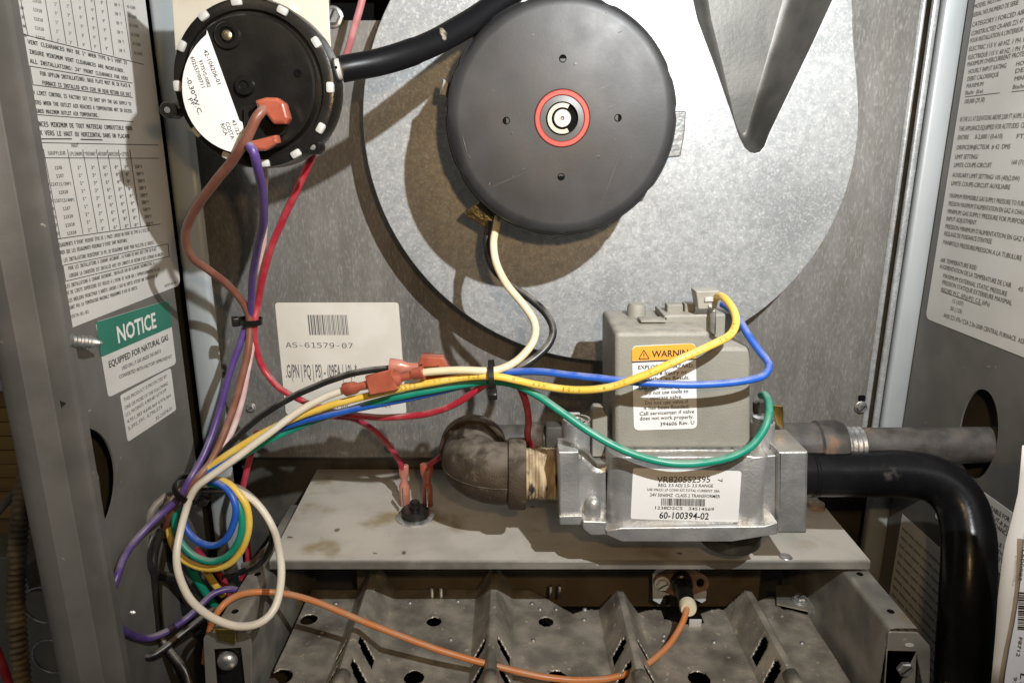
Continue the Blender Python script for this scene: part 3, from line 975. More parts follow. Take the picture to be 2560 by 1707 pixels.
for (x0_, y0_, x1_, y1_, wd) in [(1452, 240, 1545, 205, 1.2), (1490, 280, 1550, 258, 0.9), (1155, 335, 1168, 385, 1.6), (1168, 385, 1178, 398, 1.4), (1545, 82, 1560, 74, 2.6), (1515, 30, 1519, 32, 3), (1200, 480, 1330, 425, 0.7), (1330, 90, 1336, 84, 2.2), (1222, 465, 1226, 455, 2.0), (1560, 360, 1500, 520, 0.6)] + \
        [(x, y, x + random.uniform(-9, 9), y + random.uniform(-9, 9), random.uniform(0.6, 1.3)) for x, y in [(random.uniform(1230, 1580), random.uniform(60, 520)) for _ in range(16)]]:
    a_, b_ = Vector((x0_, y0_)), Vector((x1_, y1_))
    t_ = (b_ - a_).normalized()
    o_ = Vector((-t_.y, t_.x)) * wd / 2
    k = len(sv)
    sv += [P(q.x, q.y, 0.4292) for q in (a_, (a_ * 0.5 + b_ * 0.5) + o_, b_, (a_ * 0.5 + b_ * 0.5) - o_)]
    sf.append((k, k + 1, k + 2, k + 3))
mesh('scuff_marks', sv, sf, M('scuff', (0.13, 0.13, 0.125), 0.5), mo)['kind'] = 'stuff'
lathe('motor_core', [(0.054, 0.0), (0.054, 0.055)], mc + Vector((0, 0.032, 0)), (0, 1, 0), motor_dark, mo, 40)
plate('mounting_lug', [rp([(1660, 278), (1716, 278), (1713, 330), (1702, 392), (1660, 396)], 5)], 0.448, 0.018, M('zinc_lug', (0.20, 0.21, 0.205), 0.35, 0.5, (0.30, 0.30, 0.29), 120, 0.4, 0.7, bump=0.3), mo, 0.001)
plate('mounting_lug', [rp([(1155, 535), (1200, 500), (1240, 545), (1215, 572)], 4)], 0.462, 0.02, M('olive_lug', (0.16, 0.14, 0.08), 0.3, 0.7, (0.4, 0.35, 0.2), 260, 0.6, 0.75, bump=0.5), mo, 0.001)
plate('mounting_lug', [rp([(1105, 195), (1125, 205), (1118, 245), (1098, 240)], 3)], 0.455, 0.01, M('grey_lug', (0.28, 0.28, 0.27), 0.4, 0.6), mo, 0.001)

# =================================================================== pressure switch on its plate
sb = thing('switch_plate', 'cream zinc mounting plate behind the round pressure switch', 'mounting plate', P(620, 60, 0.3985))
plate('plate', [rp([(420, -150), (812, -150), (827, 128), (800, 133), (760, 300), (470, 330), (440, 160)], 8)], 0.3985, 0.0016, cream_m, sb, 0.0004)
lathe('rivet', [(0.0035, 0), (0.003, 0.0012), (0.001, 0.0016)], P(727, 28, 0.3985), ax, cream_m, sb, 16)

DS, SS = 0.370, 0.370 / 0.455
sc_ = P(633, 212, DS)
sw = thing('pressure_switch', 'round black pressure switch with white half-moon label and white rim tabs', 'pressure switch', sc_)
RS = 0.0500 * SS
prof = [(RS, -0.018), (RS, -0.0035), (RS - 0.0008, -0.0012), (RS - 0.0024, -0.0006), (RS - 0.0058, -0.0006), (RS - 0.0064, -0.0028), (RS - 0.0082, -0.0028), (RS - 0.0088, 0.0036), (RS - 0.0098, 0.0050), (0.0005, 0.0050)]
lathe('housing', prof, sc_, ax, blackpl, sw, 72, 30)
for ang in (-2, 31, 63, 97, 124, 152, 181, 216, 244, 273, 299, 327):
    a = math.radians(ang)
    e = Vector((math.cos(a), 0, math.sin(a)))
    t = Vector((-math.sin(a), 0, math.cos(a)))
    rot = Matrix((e, Vector((0, 1, 0)), t)).transposed()
    box('rim_tab', sc_ + e * (RS - 0.0026) + Vector((0, 0.0040, 0)), (0.0038, 0.0096, 0.0054), cap_white, sw, 0.0011, rot)


def pv(px, py, lift=0.0051):
    return P(px, py, DS - lift)


fsw = front(DS - 0.0051)
chord = [(518, 76), (600, 308), (607, 310), (612, 325), (624, 362), (622, 376)]
arc = []
c0 = (624, 226)
for k in range(26):
    a = math.radians(268 - 0) if False else 0
p_c = (625, 214)
lab_pts = [(518, 76), (599, 302), (606, 306), (628, 372), (600, 384)]
for k in range(21):
    a = math.radians(104 + k / 20 * (231 - 104))
    lab_pts.append((620 + 164 * math.cos(a), 218 + 168 * math.sin(a)))
sticker('half_moon_label', lab_pts, fsw, bright_label, sw, r=0)
zs = lambda x, y: (400 + x / 3.647, y / 3.647)
pk = Print(fsw, 0.0006)
for a, b, h, t in (((398, 465), (528, 775), 40, '42-106206-01'), ((357, 555), (440, 800), 34, '9375VS-0082'), ((280, 525), (385, 805), 36, '602557/00711'),
                   ((243, 715), (355, 1050), 42, '-0.30"W.C.'), ((262, 910), (300, 970), 36, 'PF'), ((655, 1100), (710, 1235), 36, '43 /22'), ((598, 1120), (655, 1275), 36, 'COSTA'), ((555, 1135), (595, 1240), 36, 'RICA')):
    pk.text(t, zs(*a), zs(*b), h / 3.647, bold=0.00005 if t.startswith('-') else 0)
pk.build('printed_text', ink, sw)
b1 = pv(570, 90)
lathe('adjuster_collar', [(r * SS, h * SS) for r, h in [(0.0078, -0.001), (0.0076, 0.0016), (0.0070, 0.0022), (0.0048, 0.0022), (0.0044, 0.0008)]], b1, ax, blackpl, sw, 32)
lathe('adjuster_well', [(r * SS, h * SS) for r, h in [(0.0045, -0.001), (0.0045, 0.0011), (0.0042, 0.0012)]], b1, ax, hole_m, sw, 24)
lathe('adjuster_screw', [(r * SS, h * SS) for r, h in [(0.0030, 0), (0.0030, 0.0020), (0.0018, 0.0028), (0.0004, 0.0028)]], b1, ax, M('dull_brass', (0.42, 0.34, 0.22), 0.35, 0.9), sw, 18)
lathe('boss', [(r * SS, h * SS) for r, h in [(0.0058, -0.001), (0.0056, 0.0026), (0.0050, 0.0034), (0.0030, 0.0034), (0.0027, 0.0024), (0.0003, 0.0024)]], pv(614, 216), ax, blackpl, sw, 28)
lathe('pin_hole', [(r * SS, h * SS) for r, h in [(0.0024, -0.001), (0.0024, 0.0005), (0.0013, 0.0006), (0.0012, -0.0001)]], pv(745, 183), ax, hole_m, sw, 18)
plate('terminal_block', [rp([(608, 268), (668, 240), (722, 290), (712, 335), (640, 365), (612, 345)], 10)], DS - 0.0080, 0.0045, blackpl, sw, 0.0008)
for (px, py), (qx, qy) in (((424, 276), (470, 268)), ((652, 4), (655, 30)), ((785, 368), (745, 340))):
    c = P(px, py, DS + 0.004)
    lathe('mounting_ear', [(r * SS, h * SS) for r, h in [(0.0048, -0.010), (0.0048, 0.003), (0.0043, 0.0038), (0.0024, 0.0038), (0.0022, 0.002)]], c, ax, blackpl, sw, 24)
    e = P(qx, qy, DS + 0.010)
    along('ear_arm', c + Vector((0, 0.004, 0)), e, [(0, 0.0034), (1, 0.0042)], blackpl, sw, 10)
    lathe('ear_screw', [(r * SS, h * SS) for r, h in [(0.0021, 0), (0.0019, 0.0008), (0.0005, 0.001)]], c - Vector((0, 0.0021, 0)), ax, zinc, sw, 12)
along('hose_port', P(808, 182, 0.383), P(872, 170, 0.384), [(0, 0.0055), (0.45, 0.0055), (0.72, 0.0054), (0.73, 0.0042), (1, 0.0040)], cap_white, sw, 20)
lathe('port_hole', [(r * SS, h * SS) for r, h in [(0.0009, 0), (0.0007, 0.0002)]], P(840, 169, 0.3775), ax, hole_m, sw, 10)

hp = spline([P(x, y, d) for x, y, d in ((853, 174, 0.384), (880, 169, 0.386), (940, 158, 0.392), (1010, 138, 0.402), (1080, 110, 0.415), (1140, 78, 0.428), (1200, 42, 0.440), (1265, -5, 0.452), (1330, -70, 0.46))], 0.003)
v_, f_ = sweep(hp, [0.0062 + 0.0012 * min(1, max(0, (p.y + 0.166) / 0.06)) + (0.0004 if i < 14 else 0) for i, p in enumerate(hp)], 24)
tag(mesh('pressure_hose', v_, f_, black_rub, None, 60), 'fat black rubber hose from the pressure switch to behind the motor', 'hose')

# =================================================================== shelf over the burners
sh = thing('shelf', 'stained flat metal shelf under the gas valve and pipe elbow', 'shelf', W(0.04, 0.48, SHELF_Z))
bm = bmesh.new()
x0, x1, d0, d1 = -0.1655, 0.2445, 0.4226, 0.566
bmv = [bm.verts.new(W(x, d, SHELF_Z)) for x, d in ((x0, d0), (x1, d0), (x1 + 0.003, d1), (x0 - 0.006, d1))]
bm.faces.new(bmv)
from_bm('top_sheet', bm, dusty, sh)
v_ = [W(x, d, z) for x in (x0, x1) for d, z in ((d0 + 0.001, SHELF_Z + 0.0002), (d0 - 0.0004, SHELF_Z - 0.0008), (d0 - 0.0006, SHELF_Z - 0.0060), (d0 + 0.002, SHELF_Z - 0.0066))]
mesh('front_fold', v_, [(i, i + 4, i + 5, i + 1) for i in range(3)] + [(4, 7, 6, 5)], bracket_m, sh, 40)
mesh('underside', [W(x, d, SHELF_Z - 0.004) for x, d in ((x0, d0 + 0.002), (x1, d0 + 0.002), (x1, d1), (x0, d1))], [(0, 1, 2, 3)], dark_sheet, sh)
lathe('lip_rivet', [(0.0046, 0), (0.0040, 0.0006), (0.0003, 0.0009)], W(0.1885, d0 + 0.005, SHELF_Z), (0, 0, 1), zinc, sh, 16)
lathe('shelf_rivet', [(0.007, 0), (0.006, 0.004), (0.003, 0.0055), (0.0005, 0.006)], PZ(2040, 1268, SHELF_Z), (0, 0, 1), M('rust_rivet', (0.36, 0.26, 0.17), 0.5, 0.3, (0.5, 0.4, 0.3), 200), sh, 16)

# =================================================================== burners
BZ = -0.335
ridge_x = (-0.107, -0.0135, 0.0805, 0.1760)


def burner_z(x, d):
    z = 0.0
    for rx in ridge_x:
        t = abs(x - rx)
        top = 0.0022
        if t < 0.0148:
            q = 1 if t < top else 1 - (t - top) / (0.0148 - top)
            z = max(z, 0.021 * q)
    return BZ + z + 0.0006 * noise.noise(Vector((x * 40, d * 40, 3)))


bx = thing('burner_assembly', 'row of four sooty ridged gas burners in the bottom foreground', 'burners', W(0.03, 0.42, BZ))
holes = []
for px, py, r in ((1085, 1553, 0.0056), (1365, 1553, 0.0056), (1035, 1692, 0.0068), (1393, 1692, 0.0070), (1748, 1695, 0.0074), (772, 1547, 0.0065), (703, 1690, 0.0075)):
    p = PZ(px, py, CAM.z + BZ - CAM.z)
    holes.append((p.x, p.y + 0.55, r, r))
step_ = 0.0009
nx = int((0.2225 + 0.160) / step_)
nd = int((0.4885 - 0.300) / step_)


def back_edge(x):
    if x < 0.015:
        return 0.4885
    if x < 0.045:
        return 0.4885 - (x - 0.015) / 0.03 * 0.030
    return 0.4585 + 0.004 * math.sin(x * 130) - (0.010 if abs(x - 0.128) < 0.014 else 0) + (0.016 if 0.186 < x < 0.205 else 0)


def in_hole(x, d):
    for hx, hd, rx, rd in holes:
        if ((x - hx) / rx) ** 2 + ((d - hd) / rd) ** 2 < 1:
            return True
    if d > back_edge(x):
        return True
    for rx in ridge_x:
        t = abs(x - rx)
        if 0.0040 < t < 0.0132:
            for base in (0.4005, 0.3775, 0.3545):
                c = base + 0.55 * (0.0132 - t)
                if abs(d - c) < 0.0050 and not (t < 0.0052 and abs(d - c) > 0.0035):
                    return True
        if t < 0.004 and d < 0.372:
            return True
    return False


idx = {}
vs2, fs2 = [], []


def vid(i, j):
    if (i, j) not in idx:
        x, d = -0.160 + i * step_, 0.300 + j * step_
        for hx, hd, rx, rd in holes:
            q = math.hypot((x - hx) / rx, (d - hd) / rd)
            if 0.72 < q < 1.22 and q > 0:
                x, d = hx + (x - hx) / q, hd + (d - hd) / q
        left = -0.157 + (0.0075 if False else 0) + max(0, (0.44 - d)) * 0.02
        idx[(i, j)] = len(vs2)
        vs2.append(W(x, d, burner_z(x, d)))
    return idx[(i, j)]


for i in range(nx):
    for j in range(nd):
        if not in_hole(-0.160 + (i + 0.5) * step_, 0.300 + (j + 0.5) * step_):
            fs2.append((vid(i, j), vid(i + 1, j), vid(i + 1, j + 1), vid(i, j + 1)))
bt = mesh('burner_top', vs2, fs2, burner_m, bx, 28)
so = bt.modifiers.new('thickness', 'SOLIDIFY')
so.thickness = 0.0012
so.offset = -1
for px, py in ((1390, 1522), (1350, 1522), (1462, 1523), (1333, 1600), (1127, 1598), (1145, 1502), (1025, 1506), (2005, 1607), (1785, 1605), (1460, 1548), (1660, 1588), (1658, 1600), (1330, 1508), (840, 1507)):
    p = PZ(px, py, BZ)
    p.z = CAM.z + burner_z(p.x, p.y + 0.55)
    lathe('weld_dimple', [(0.0020, -0.0003), (0.0016, 0.0008), (0.0008, 0.0013), (0.0002, 0.0014)], p, (0, 0, 1), silver, bx, 12, 80)
for px, py in ((1092, 1486), (1388, 1482)):
    p = PZ(px, py, BZ + 0.002)
    box('tab_clip', p + Vector((-0.0035, 0, 0.002)), (0.0022, 0.004, 0.010), zinc, bx, 0.0006)
    box('tab_clip', p + Vector((0.0035, 0, 0.002)), (0.0022, 0.004, 0.010), zinc, bx, 0.0006)
for rx in ridge_x:
    pth = [W(rx, d, BZ + 0.0165) for d in (0.345, 0.360, 0.3735)]
    v_, f_ = sweep(pth, 0.0052, 16)
    f_ = f_[:-2]
    o = mesh('burner_tube', v_, f_, burner_m, bx, True)
    m_ = o.modifiers.new('thickness', 'SOLIDIFY')
    m_.thickness = 0.0009
# wall behind the burners; black sheet added below so the holes look dark
mesh('rear_baffle', [W(-0.128, 0.508, SHELF_Z - 0.004), W(0.205, 0.508, SHELF_Z - 0.004), W(0.205, 0.508, BZ - 0.03), W(-0.128, 0.508, BZ - 0.03)], [(0, 1, 2, 3)],
     M('brown_baffle', (0.22, 0.185, 0.13), 0.45, 0.3, (0.30, 0.26, 0.19), 25, bump=0.1, c3=(0.2, 0.12, 0.05), s3=18, lo3=0.6, hi3=0.7), bx)
for px in (1070, 1083, 1096, 1352, 1364):
    lathe('embossed_dot', [(0.0016, 0), (0.0012, 0.0008), (0.0002, 0.001)], P(px, 1422, 0.508), ax, silver, bx, 10, 80)
mesh('hole_dark_backing', [W(-0.17, 0.30, -0.375), W(0.235, 0.30, -0.375), W(0.235, 0.508, -0.375), W(-0.17, 0.508, -0.375)], [(0, 1, 2, 3)], hole_m, bx)

box('tab_clip', PZ(1738, 1556, BZ + 0.003), (0.009, 0.0012, 0.006), cap_white, bx, 0.0003)
# clip bracket at the right end of the burners
cb = thing('burner_clip', 'small bent zinc clip holding the right end of the burner row', 'clip', W(0.215, 0.46, BZ))
v_ = [PZ(1940, 1462, BZ + 0.006), PZ(1985, 1462, BZ + 0.006), PZ(2010, 1490, BZ + 0.006), PZ(2036, 1488, BZ + 0.006), PZ(2051, 1512, BZ + 0.006), PZ(2052, 1522, BZ + 0.004)]
top_ = PZ(1942, 1505, BZ + 0.006)
q = [(1940, 1462), (1982, 1462), (2005, 1488), (2036, 1488), (2052, 1513), (2020, 1525), (1942, 1508)]
prism('clip_top', [[PZ(*p, BZ + 0.004) for p in q]], (0, 0, 1), 0.0012, bracket_m, cb)
mesh('clip_side', [PZ(2052, 1513, BZ + 0.004), PZ(2020, 1525, BZ + 0.004), PZ(2020, 1525, BZ + 0.004) + Vector((0, -0.004, -0.03)), PZ(2052, 1513, BZ + 0.004) + Vector((0.002, -0.004, -0.03))], [(0, 1, 2, 3)], zinc, cb)
hex_screw(PZ(1998, 1500, BZ + 0.0045), (0, -0.15, 1), 0.0058, zinc, cb, 'clip_screw')


def side_bracket(sgn, xin, xout, label):
    """channel beside the burners: top flange, inner web and a bent front tab with a window"""
    d0_, d1_, z_ = 0.3655, 0.52, SHELF_Z - 0.010
    t = thing('burner_bracket', label, 'bracket', W((xin + xout) / 2, 0.42, z_ - 0.12))
    bend = [(xout, z_), (xin + (xout - xin) * 0.22, z_), (xin + (xout - xin) * 0.06, z_ - 0.0008), (xin, z_ - 0.003), (xin, z_ - 0.25)]
    fl_ = [[W(x, d, z) for x, z in bend] for d in (d0_, d0_ + 0.05, d1_)]
    nb = len(bend)
    # the flange has two small holes: laid as dark discs set into it
    mesh('web', [p for r in fl_ for p in r], [(j * nb + i, j * nb + i + 1, (j + 1) * nb + i + 1, (j + 1) * nb + i) for j in range(2) for i in range(nb - 1)], bracket_m, t, 50)
    for dd in (0.3815, 0.4220):
        c = W(xin + (xout - xin) * 0.55, dd, z_ + 0.0002)
        lathe('flange_hole', [(0.0022, 0), (0.0020, 0.0002)], c, (0, 0, 1), hole_m, t, 16)
    return t


rb = side_bracket(1, 0.2288, 0.2460, 'right burner bracket with a flat screw in its black front window')
fB = 0.364
plate('front_tab', [rp([(2222, 1579), (2296, 1581), (2326, 1615), (2323, 1800), (2203, 1800)], 7), [(2217, 1624), (2292, 1626), (2284, 1790), (2208, 1790)]], fB, 0.0014, bracket_m, rb, 0.0003)
plate('window_insert', [[(2212, 1618), (2296, 1620), (2290, 1795), (2204, 1795)]], fB + 0.004, 0.001, blackpl, rb)
hex_screw(P(2256, 1663, fB + 0.002), (0, -1, 0), 0.0063, zinc, rb, 'window_screw', slot_ang=0.8)
plate('tab_hole', [circ(2274, 1612, 11, ry=4)], fB - 0.0003, 0.0003, cap_white, rb)

lb = side_bracket(-1, -0.1660, -0.1810, 'left burner bracket with a round screw and brass clip on its front')
plate('front_tab', [rp([(508, 1593), (540, 1566), (602, 1560), (628, 1600), (630, 1800), (518, 1800)], 7), [(534, 1622), (603, 1618), (620, 1790), (548, 1790)]], fB, 0.0014, bracket_m, lb, 0.0003)
plate('window_insert', [[(530, 1616), (606, 1613), (624, 1795), (544, 1795)]], fB + 0.004, 0.001, blackpl, lb)
lathe('window_screw', [(0.0062, 0), (0.0060, 0.002), (0.0045, 0.0042), (0.0020, 0.0050), (0.0004, 0.0051)], P(570, 1648, fB + 0.003), ax, zinc, lb, 28, 60)
plate('brass_clip', [rp([(536, 1573), (588, 1572), (590, 1610), (572, 1606), (545, 1600)], 3)], fB - 0.003, 0.002, brass, lb, 0.0004)
box('brass_clip_fold', P(562, 1570, fB + 0.001), (0.012, 0.008, 0.0008), M('pale_brass', (0.75, 0.66, 0.5), 0.3, 0.6), lb, 0.0002)

# =================================================================== flame igniter
ig = thing('igniter', 'rusty flanged igniter with a cream ceramic end and orange wire', 'igniter', P(1708, 1460, 0.475))
plate('holder_plate', [[(1632, 1500), (1632, 1436), (1655, 1405), (1748, 1405), (1750, 1430), (1767, 1480), (1765, 1500), (1755, 1507), (1700, 1480), (1660, 1490), (1650, 1510)]], 0.475, 0.0016, paleblue, ig, 0.0003)
fl_pts = []
for cx_, cy_, r_, a0, a1 in ((1654, 1455, 20, 120, 240), (1708, 1446, 34, 245, 295), (1752, 1457, 22, -60, 60), (1704, 1462, 33, 65, 115)):
    for k in range(9):
        a = math.radians(a0 + (a1 - a0) * k / 8)
        fl_pts.append((cx_ + r_ * math.cos(a), cy_ + r_ * math.sin(a)))
plate('flange', [fl_pts, circ(1751, 1457, 10, ry=11)], 0.473, 0.0022, flange_m, ig, 0.0004)
plate('flange_hole', [circ(1751, 1457, 12)], 0.4745, 0.0004, hole_m, ig)
hex_screw(P(1655, 1457, 0.4705), (0, -1, 0), 0.0060, paleblue, ig, 'flange_screw', slot_ang=0.55)
c0, c1 = P(1704, 1453, 0.470), P(1719, 1512, 0.436)
along('igniter_body', c0, c1, [(0, 0.0082), (0.18, 0.0080), (0.2, 0.0066), (0.75, 0.0058), (1, 0.0052)], blackpl, ig, 24)
e = (c1 - c0).normalized()
along('ceramic_end', c1 - e * 0.001, c1 + e * 0.006, [(0, 0.0060), (0.7, 0.0060), (1, 0.0052)], ceramic, ig, 24)
plate('dark_disc', [circ(1667, 1500, 10, ry=12)], 0.474, 0.003, blackpl, ig)  # plain black disc at the holder plate

# =================================================================== rollout switch on the shelf
lpos = PZ(1038, 1293, SHELF_Z)
ro = thing('limit_switch', 'round black limit switch standing on the stained shelf with two blades', 'limit switch', lpos)
up = Vector((0, 0, 1))
lathe('mounting_ring', [(0.0145, 0.0), (0.0145, 0.0012), (0.0120, 0.0018), (0.0098, 0.0018)], lpos, up, zinc, ro, 30)
lathe('body', [(0.0105, 0.001), (0.0105, 0.0065), (0.0095, 0.0074), (0.0040, 0.0076), (0.0038, 0.0125), (0.0032, 0.0138), (0.0004, 0.0140)], lpos, up, blackpl, ro, 30)
for sx in (-1, 1):
    box('terminal_blade', lpos + Vector((sx * 0.0095, 0.002, 0.016)), (0.0008, 0.005, 0.014), zinc, ro, 0.0002)

# =================================================================== gas valve
D0 = 0.392
gv = thing('gas_valve', 'grey gas valve with cast metal body and orange-headed warning label', 'gas valve', P(1710, 1350, 0.43))


def vprism(name, xd, za, zb_, mat, parent, bevel=0.001, sm=40):
    """an upright casting: outline in plan (x, d), from height za up to zb_ (world z)"""
    return prism(name, [[Vector((x, d - 0.55, zb_)) for x, d in xd]], (0, 0, 1), zb_ - za, mat, parent, bevel, sm)


def xat(px, py, d):
    return P(px, py, d).x


def zat(py, d):
    return P(1700, py, d).z


xl_, xr_ = xat(1522, 1230, D0), xat(1918, 1230, D0)
prof = []
for cx_, a0, a1, rr in ((xl_ + 0.011, 180, 270, 0.011), (xr_ - 0.006, 270, 360, 0.006)):
    for k in range(8):
        a = math.radians(a0 + (a1 - a0) * k / 7)
        prof.append((cx_ + rr * math.cos(a), D0 + rr + rr * math.sin(a)))
# a shallow groove before the right-hand column
prof[8:8] = [(xr_ - 0.020, D0), (xr_ - 0.017, D0 + 0.0016), (xr_ - 0.013, D0 + 0.0014), (xr_ - 0.0105, D0 - 0.0002)]
prof += [(xr_, 0.462), (xl_, 0.462)]
vprism('body', prof, zat(1325, D0), zat(1141, D0), alu, gv, 0.0012)
plate('bottom_flange', [[(1516, 1326), (1556, 1319), (1909, 1315), (1944, 1306), (1944, 1335), (1831, 1354), (1556, 1354), (1516, 1337)]], D0 - 0.004, 0.072, alu, gv, 0.0008)
plate('left_foot', [rp([(1456, 1302), (1518, 1304), (1518, 1337), (1478, 1338), (1458, 1322)], 5)], D0 - 0.002, 0.05, alu, gv, 0.0008)
cb_ = P(1481, 1304, D0 + 0.006)
hb = zat(1241, D0 + 0.006) - cb_.z
lathe('dome_boss', [(0.0050, -0.001), (0.0050, hb * 0.62), (0.0046, hb * 0.8), (0.0034, hb * 0.93), (0.0015, hb), (0.0003, hb)], cb_, (0, 0, 1), alu, gv, 24, 60)
# inlet side
plate('inlet_block', [rp([(1396, 1129), (1447, 1128), (1451, 1290), (1456, 1312), (1400, 1312)], 3)], D0 + 0.004, 0.022, alu, gv, 0.0009)
plate('inlet_foot', [rp([(1398, 1290), (1456, 1288), (1456, 1312), (1400, 1312)], 2)], D0 + 0.002, 0.012, alu, gv, 0.0006)
plate('shoulder', [rp([(1440, 1128), (1470, 1140), (1492, 1170), (1530, 1160), (1530, 1330), (1440, 1310)], 10)], D0 + 0.010, 0.045, alu, gv, 0.004)
ce = P(1441, 1140, 0.424)
he = zat(1047, 0.424) - ce.z
lathe('side_column', [(0.0100, 0), (0.0098, he * 0.96), (0.0090, he), (0.0072, he), (0.0062, he - 0.0012), (0.0052, he - 0.0012), (0.0048, he - 0.0006), (0.0004, he - 0.0006)], ce, (0, 0, 1), alu, gv, 32)
box('column_clip', P(1430, 1038, 0.430), (0.011, 0.006, 0.0032), zinc, gv, 0.0008)
plate('cover_tab', [rp([(1481, 1036), (1488, 1026), (1510, 1026), (1519, 1040), (1519, 1142), (1481, 1142)], 3)], 0.414, 0.014, grey_box, gv, 0.0008)
# outlet side
plate('outlet_block', [rp([(1946, 1129), (2021, 1128), (2017, 1333), (1944, 1333)], 4)], D0 + 0.003, 0.036, alu, gv, 0.0014)
plate('outlet_neck', [rp([(1905, 1140), (1950, 1136), (1950, 1325), (1905, 1325)], 3)], D0 + 0.0075, 0.042, alu, gv, 0.001)
cr = P(1898, 1140, 0.416)
hr_ = zat(1052, 0.416) - cr.z
lathe('screw_column', [(0.0078, 0), (0.0076, hr_ * 0.97), (0.0070, hr_)], cr, (0, 0, 1), alu, gv, 28)
lathe('column_screw', [(0.0064, hr_), (0.0062, hr_ + 0.0028), (0.0045, hr_ + 0.0036), (0.0004, hr_ + 0.0036)], cr, (0, 0, 1), zinc, gv, 24)
plate('ground_tab', [rp([(1928, 1012), (1958, 1016), (1960, 1072), (1944, 1062), (1934, 1030)], 2)], 0.428, 0.0012, brass, gv, 0.0003)
plate('ground_lug', [rp([(1886, 1010), (1922, 998), (1932, 1030), (1900, 1042), (1886, 1036)], 3)], 0.424, 0.004, motor_dark, gv, 0.0006)
rc = P(1822, 1342, 0.420) + Vector((0, 0, 0.0005))
lathe('regulator_cap', [(0.0005, -0.0060), (0.012, -0.0055), (0.018, -0.0038), (0.0205, -0.0012), (0.021, 0.006)], rc, (0, 0, 1), motor_dark, gv, 36, 70)
# gasket and joint under the grey box
plate('joint_block', [[(1534, 1121), (1866, 1121), (1866, 1143), (1534, 1143)]], D0 + 0.0125, 0.05, dark_sheet, gv, 0.0003)
plate('gasket', [[(1560, 1133), (1852, 1133), (1852, 1146), (1560, 1146)]], D0 + 0.006, 0.05, gasket_m, gv, 0.0005)
plate('joint_plate', [[(1555, 1124), (1850, 1124), (1850, 1133), (1555, 1133)]], D0 + 0.0085, 0.05, zinc, gv, 0.0004)
lathe('joint_screw', [(0.0052, 0), (0.0050, 0.0018), (0.0004, 0.0022)], P(1853, 1127, D0 + 0.009), (0, 0, 1), zinc, gv, 20)
# electrical box on top
DB = 0.402
plate('control_box', [rp([(1537, 831), (1776, 829), (1777, 867), (1877, 868), (1877, 1122), (1537, 1122)], 15)], DB, 0.062, grey_box, gv, 0.0026)
plate('box_rear_wall', [rp([(1660, 788), (1838, 784), (1838, 886), (1660, 886)], 3)], DB + 0.026, 0.03, grey_box, gv, 0.0015)
box('box_recess', P(1630, 800, DB + 0.026) + Vector((0, 0, 0.0004)), (0.016, 0.012, 0.0012), grey_box, gv, 0.0003)
lathe('box_corner_post', [(0.0062, 0), (0.0060, 0.008), (0.0048, 0.0098), (0.0004, 0.0100)], P(1590, 795, DB + 0.045), (0, 0, 1), grey_box, gv, 24)
plate('wire_plug', [rp([(1739, 728), (1800, 726), (1797, 748), (1792, 772), (1746, 774), (1743, 748)], 4)], DB + 0.020, 0.013, M('beige_plug', (0.27, 0.255, 0.21), 0.45, 0, (0.33, 0.31, 0.26), 60, dust=0.4), gv, 0.0008)
plate('plug_latch', [rp([(1764, 744), (1784, 743), (1786, 754), (1762, 755)], 2)], DB + 0.0185, 0.003, cap_white, gv, 0.0003)
plate('plug_latch', [rp([(1772, 762), (1780, 762), (1780, 768), (1772, 768)], 1)], DB + 0.0185, 0.003, cap_white, gv, 0.0002)
plate('box_fin', [rp([(1783, 776), (1790, 776), (1790, 836), (1783, 836)], 2)], DB + 0.016, 0.014, zinc, gv, 0.0004)
for q in (((1668, 762), (1708, 762), (1708, 790), (1668, 790)), ((1712, 760), (1738, 760), (1738, 790), (1712, 790))):
    plate('box_rib', [rp(list(q), 2)], DB + 0.034, 0.008, grey_box, gv, 0.0006)

zw = lambda x, y: (1380 + x / 3.647, 700 + y / 3.647)
fw_ = front(DB)
sticker('warning_label', [zw(728, 600), zw(1308, 575), zw(1322, 1350), zw(746, 1368)], fw_, bright_label, gv, r=14)
wl = gv.children[-1]
hd = rp([zw(728, 600), zw(1308, 575)], 1)
band = [zw(729, 735), zw(729, 650)] + [zw(728 + 45 * (1 - math.cos(a)), 652 - 48 * math.sin(a)) for a in [i * math.pi / 10 for i in range(6)]] + \
       [zw(1262 + 47 * math.sin(a), 626 - 48 * math.cos(a)) for a in [i * math.pi / 10 for i in range(6)]] + [zw(1311, 712)]
o = prism('orange_header', [[fw_(*p) + fw_.n * 0.0006 for p in band]], fw_.n, 0.0002, orange_ink, gv, sm=None)
pk = Print(fw_, 0.0008)
pk.poly([zw(730, 738), zw(1311, 712), zw(1312, 722), zw(731, 750)])
pk.text('WARNING', zw(908, 700), zw(1298, 683), 60 / 3.647, bold=0.00018)
for a, b in (((790, 717), (835, 635)), ((835, 635), (884, 713)), ((884, 713), (790, 717))):
    pk.line(zw(*a), zw(*b), 2.0)
pk.line(zw(836, 660), zw(837, 692), 2.0)
pk.line(zw(837, 700), zw(837, 706), 2.0)
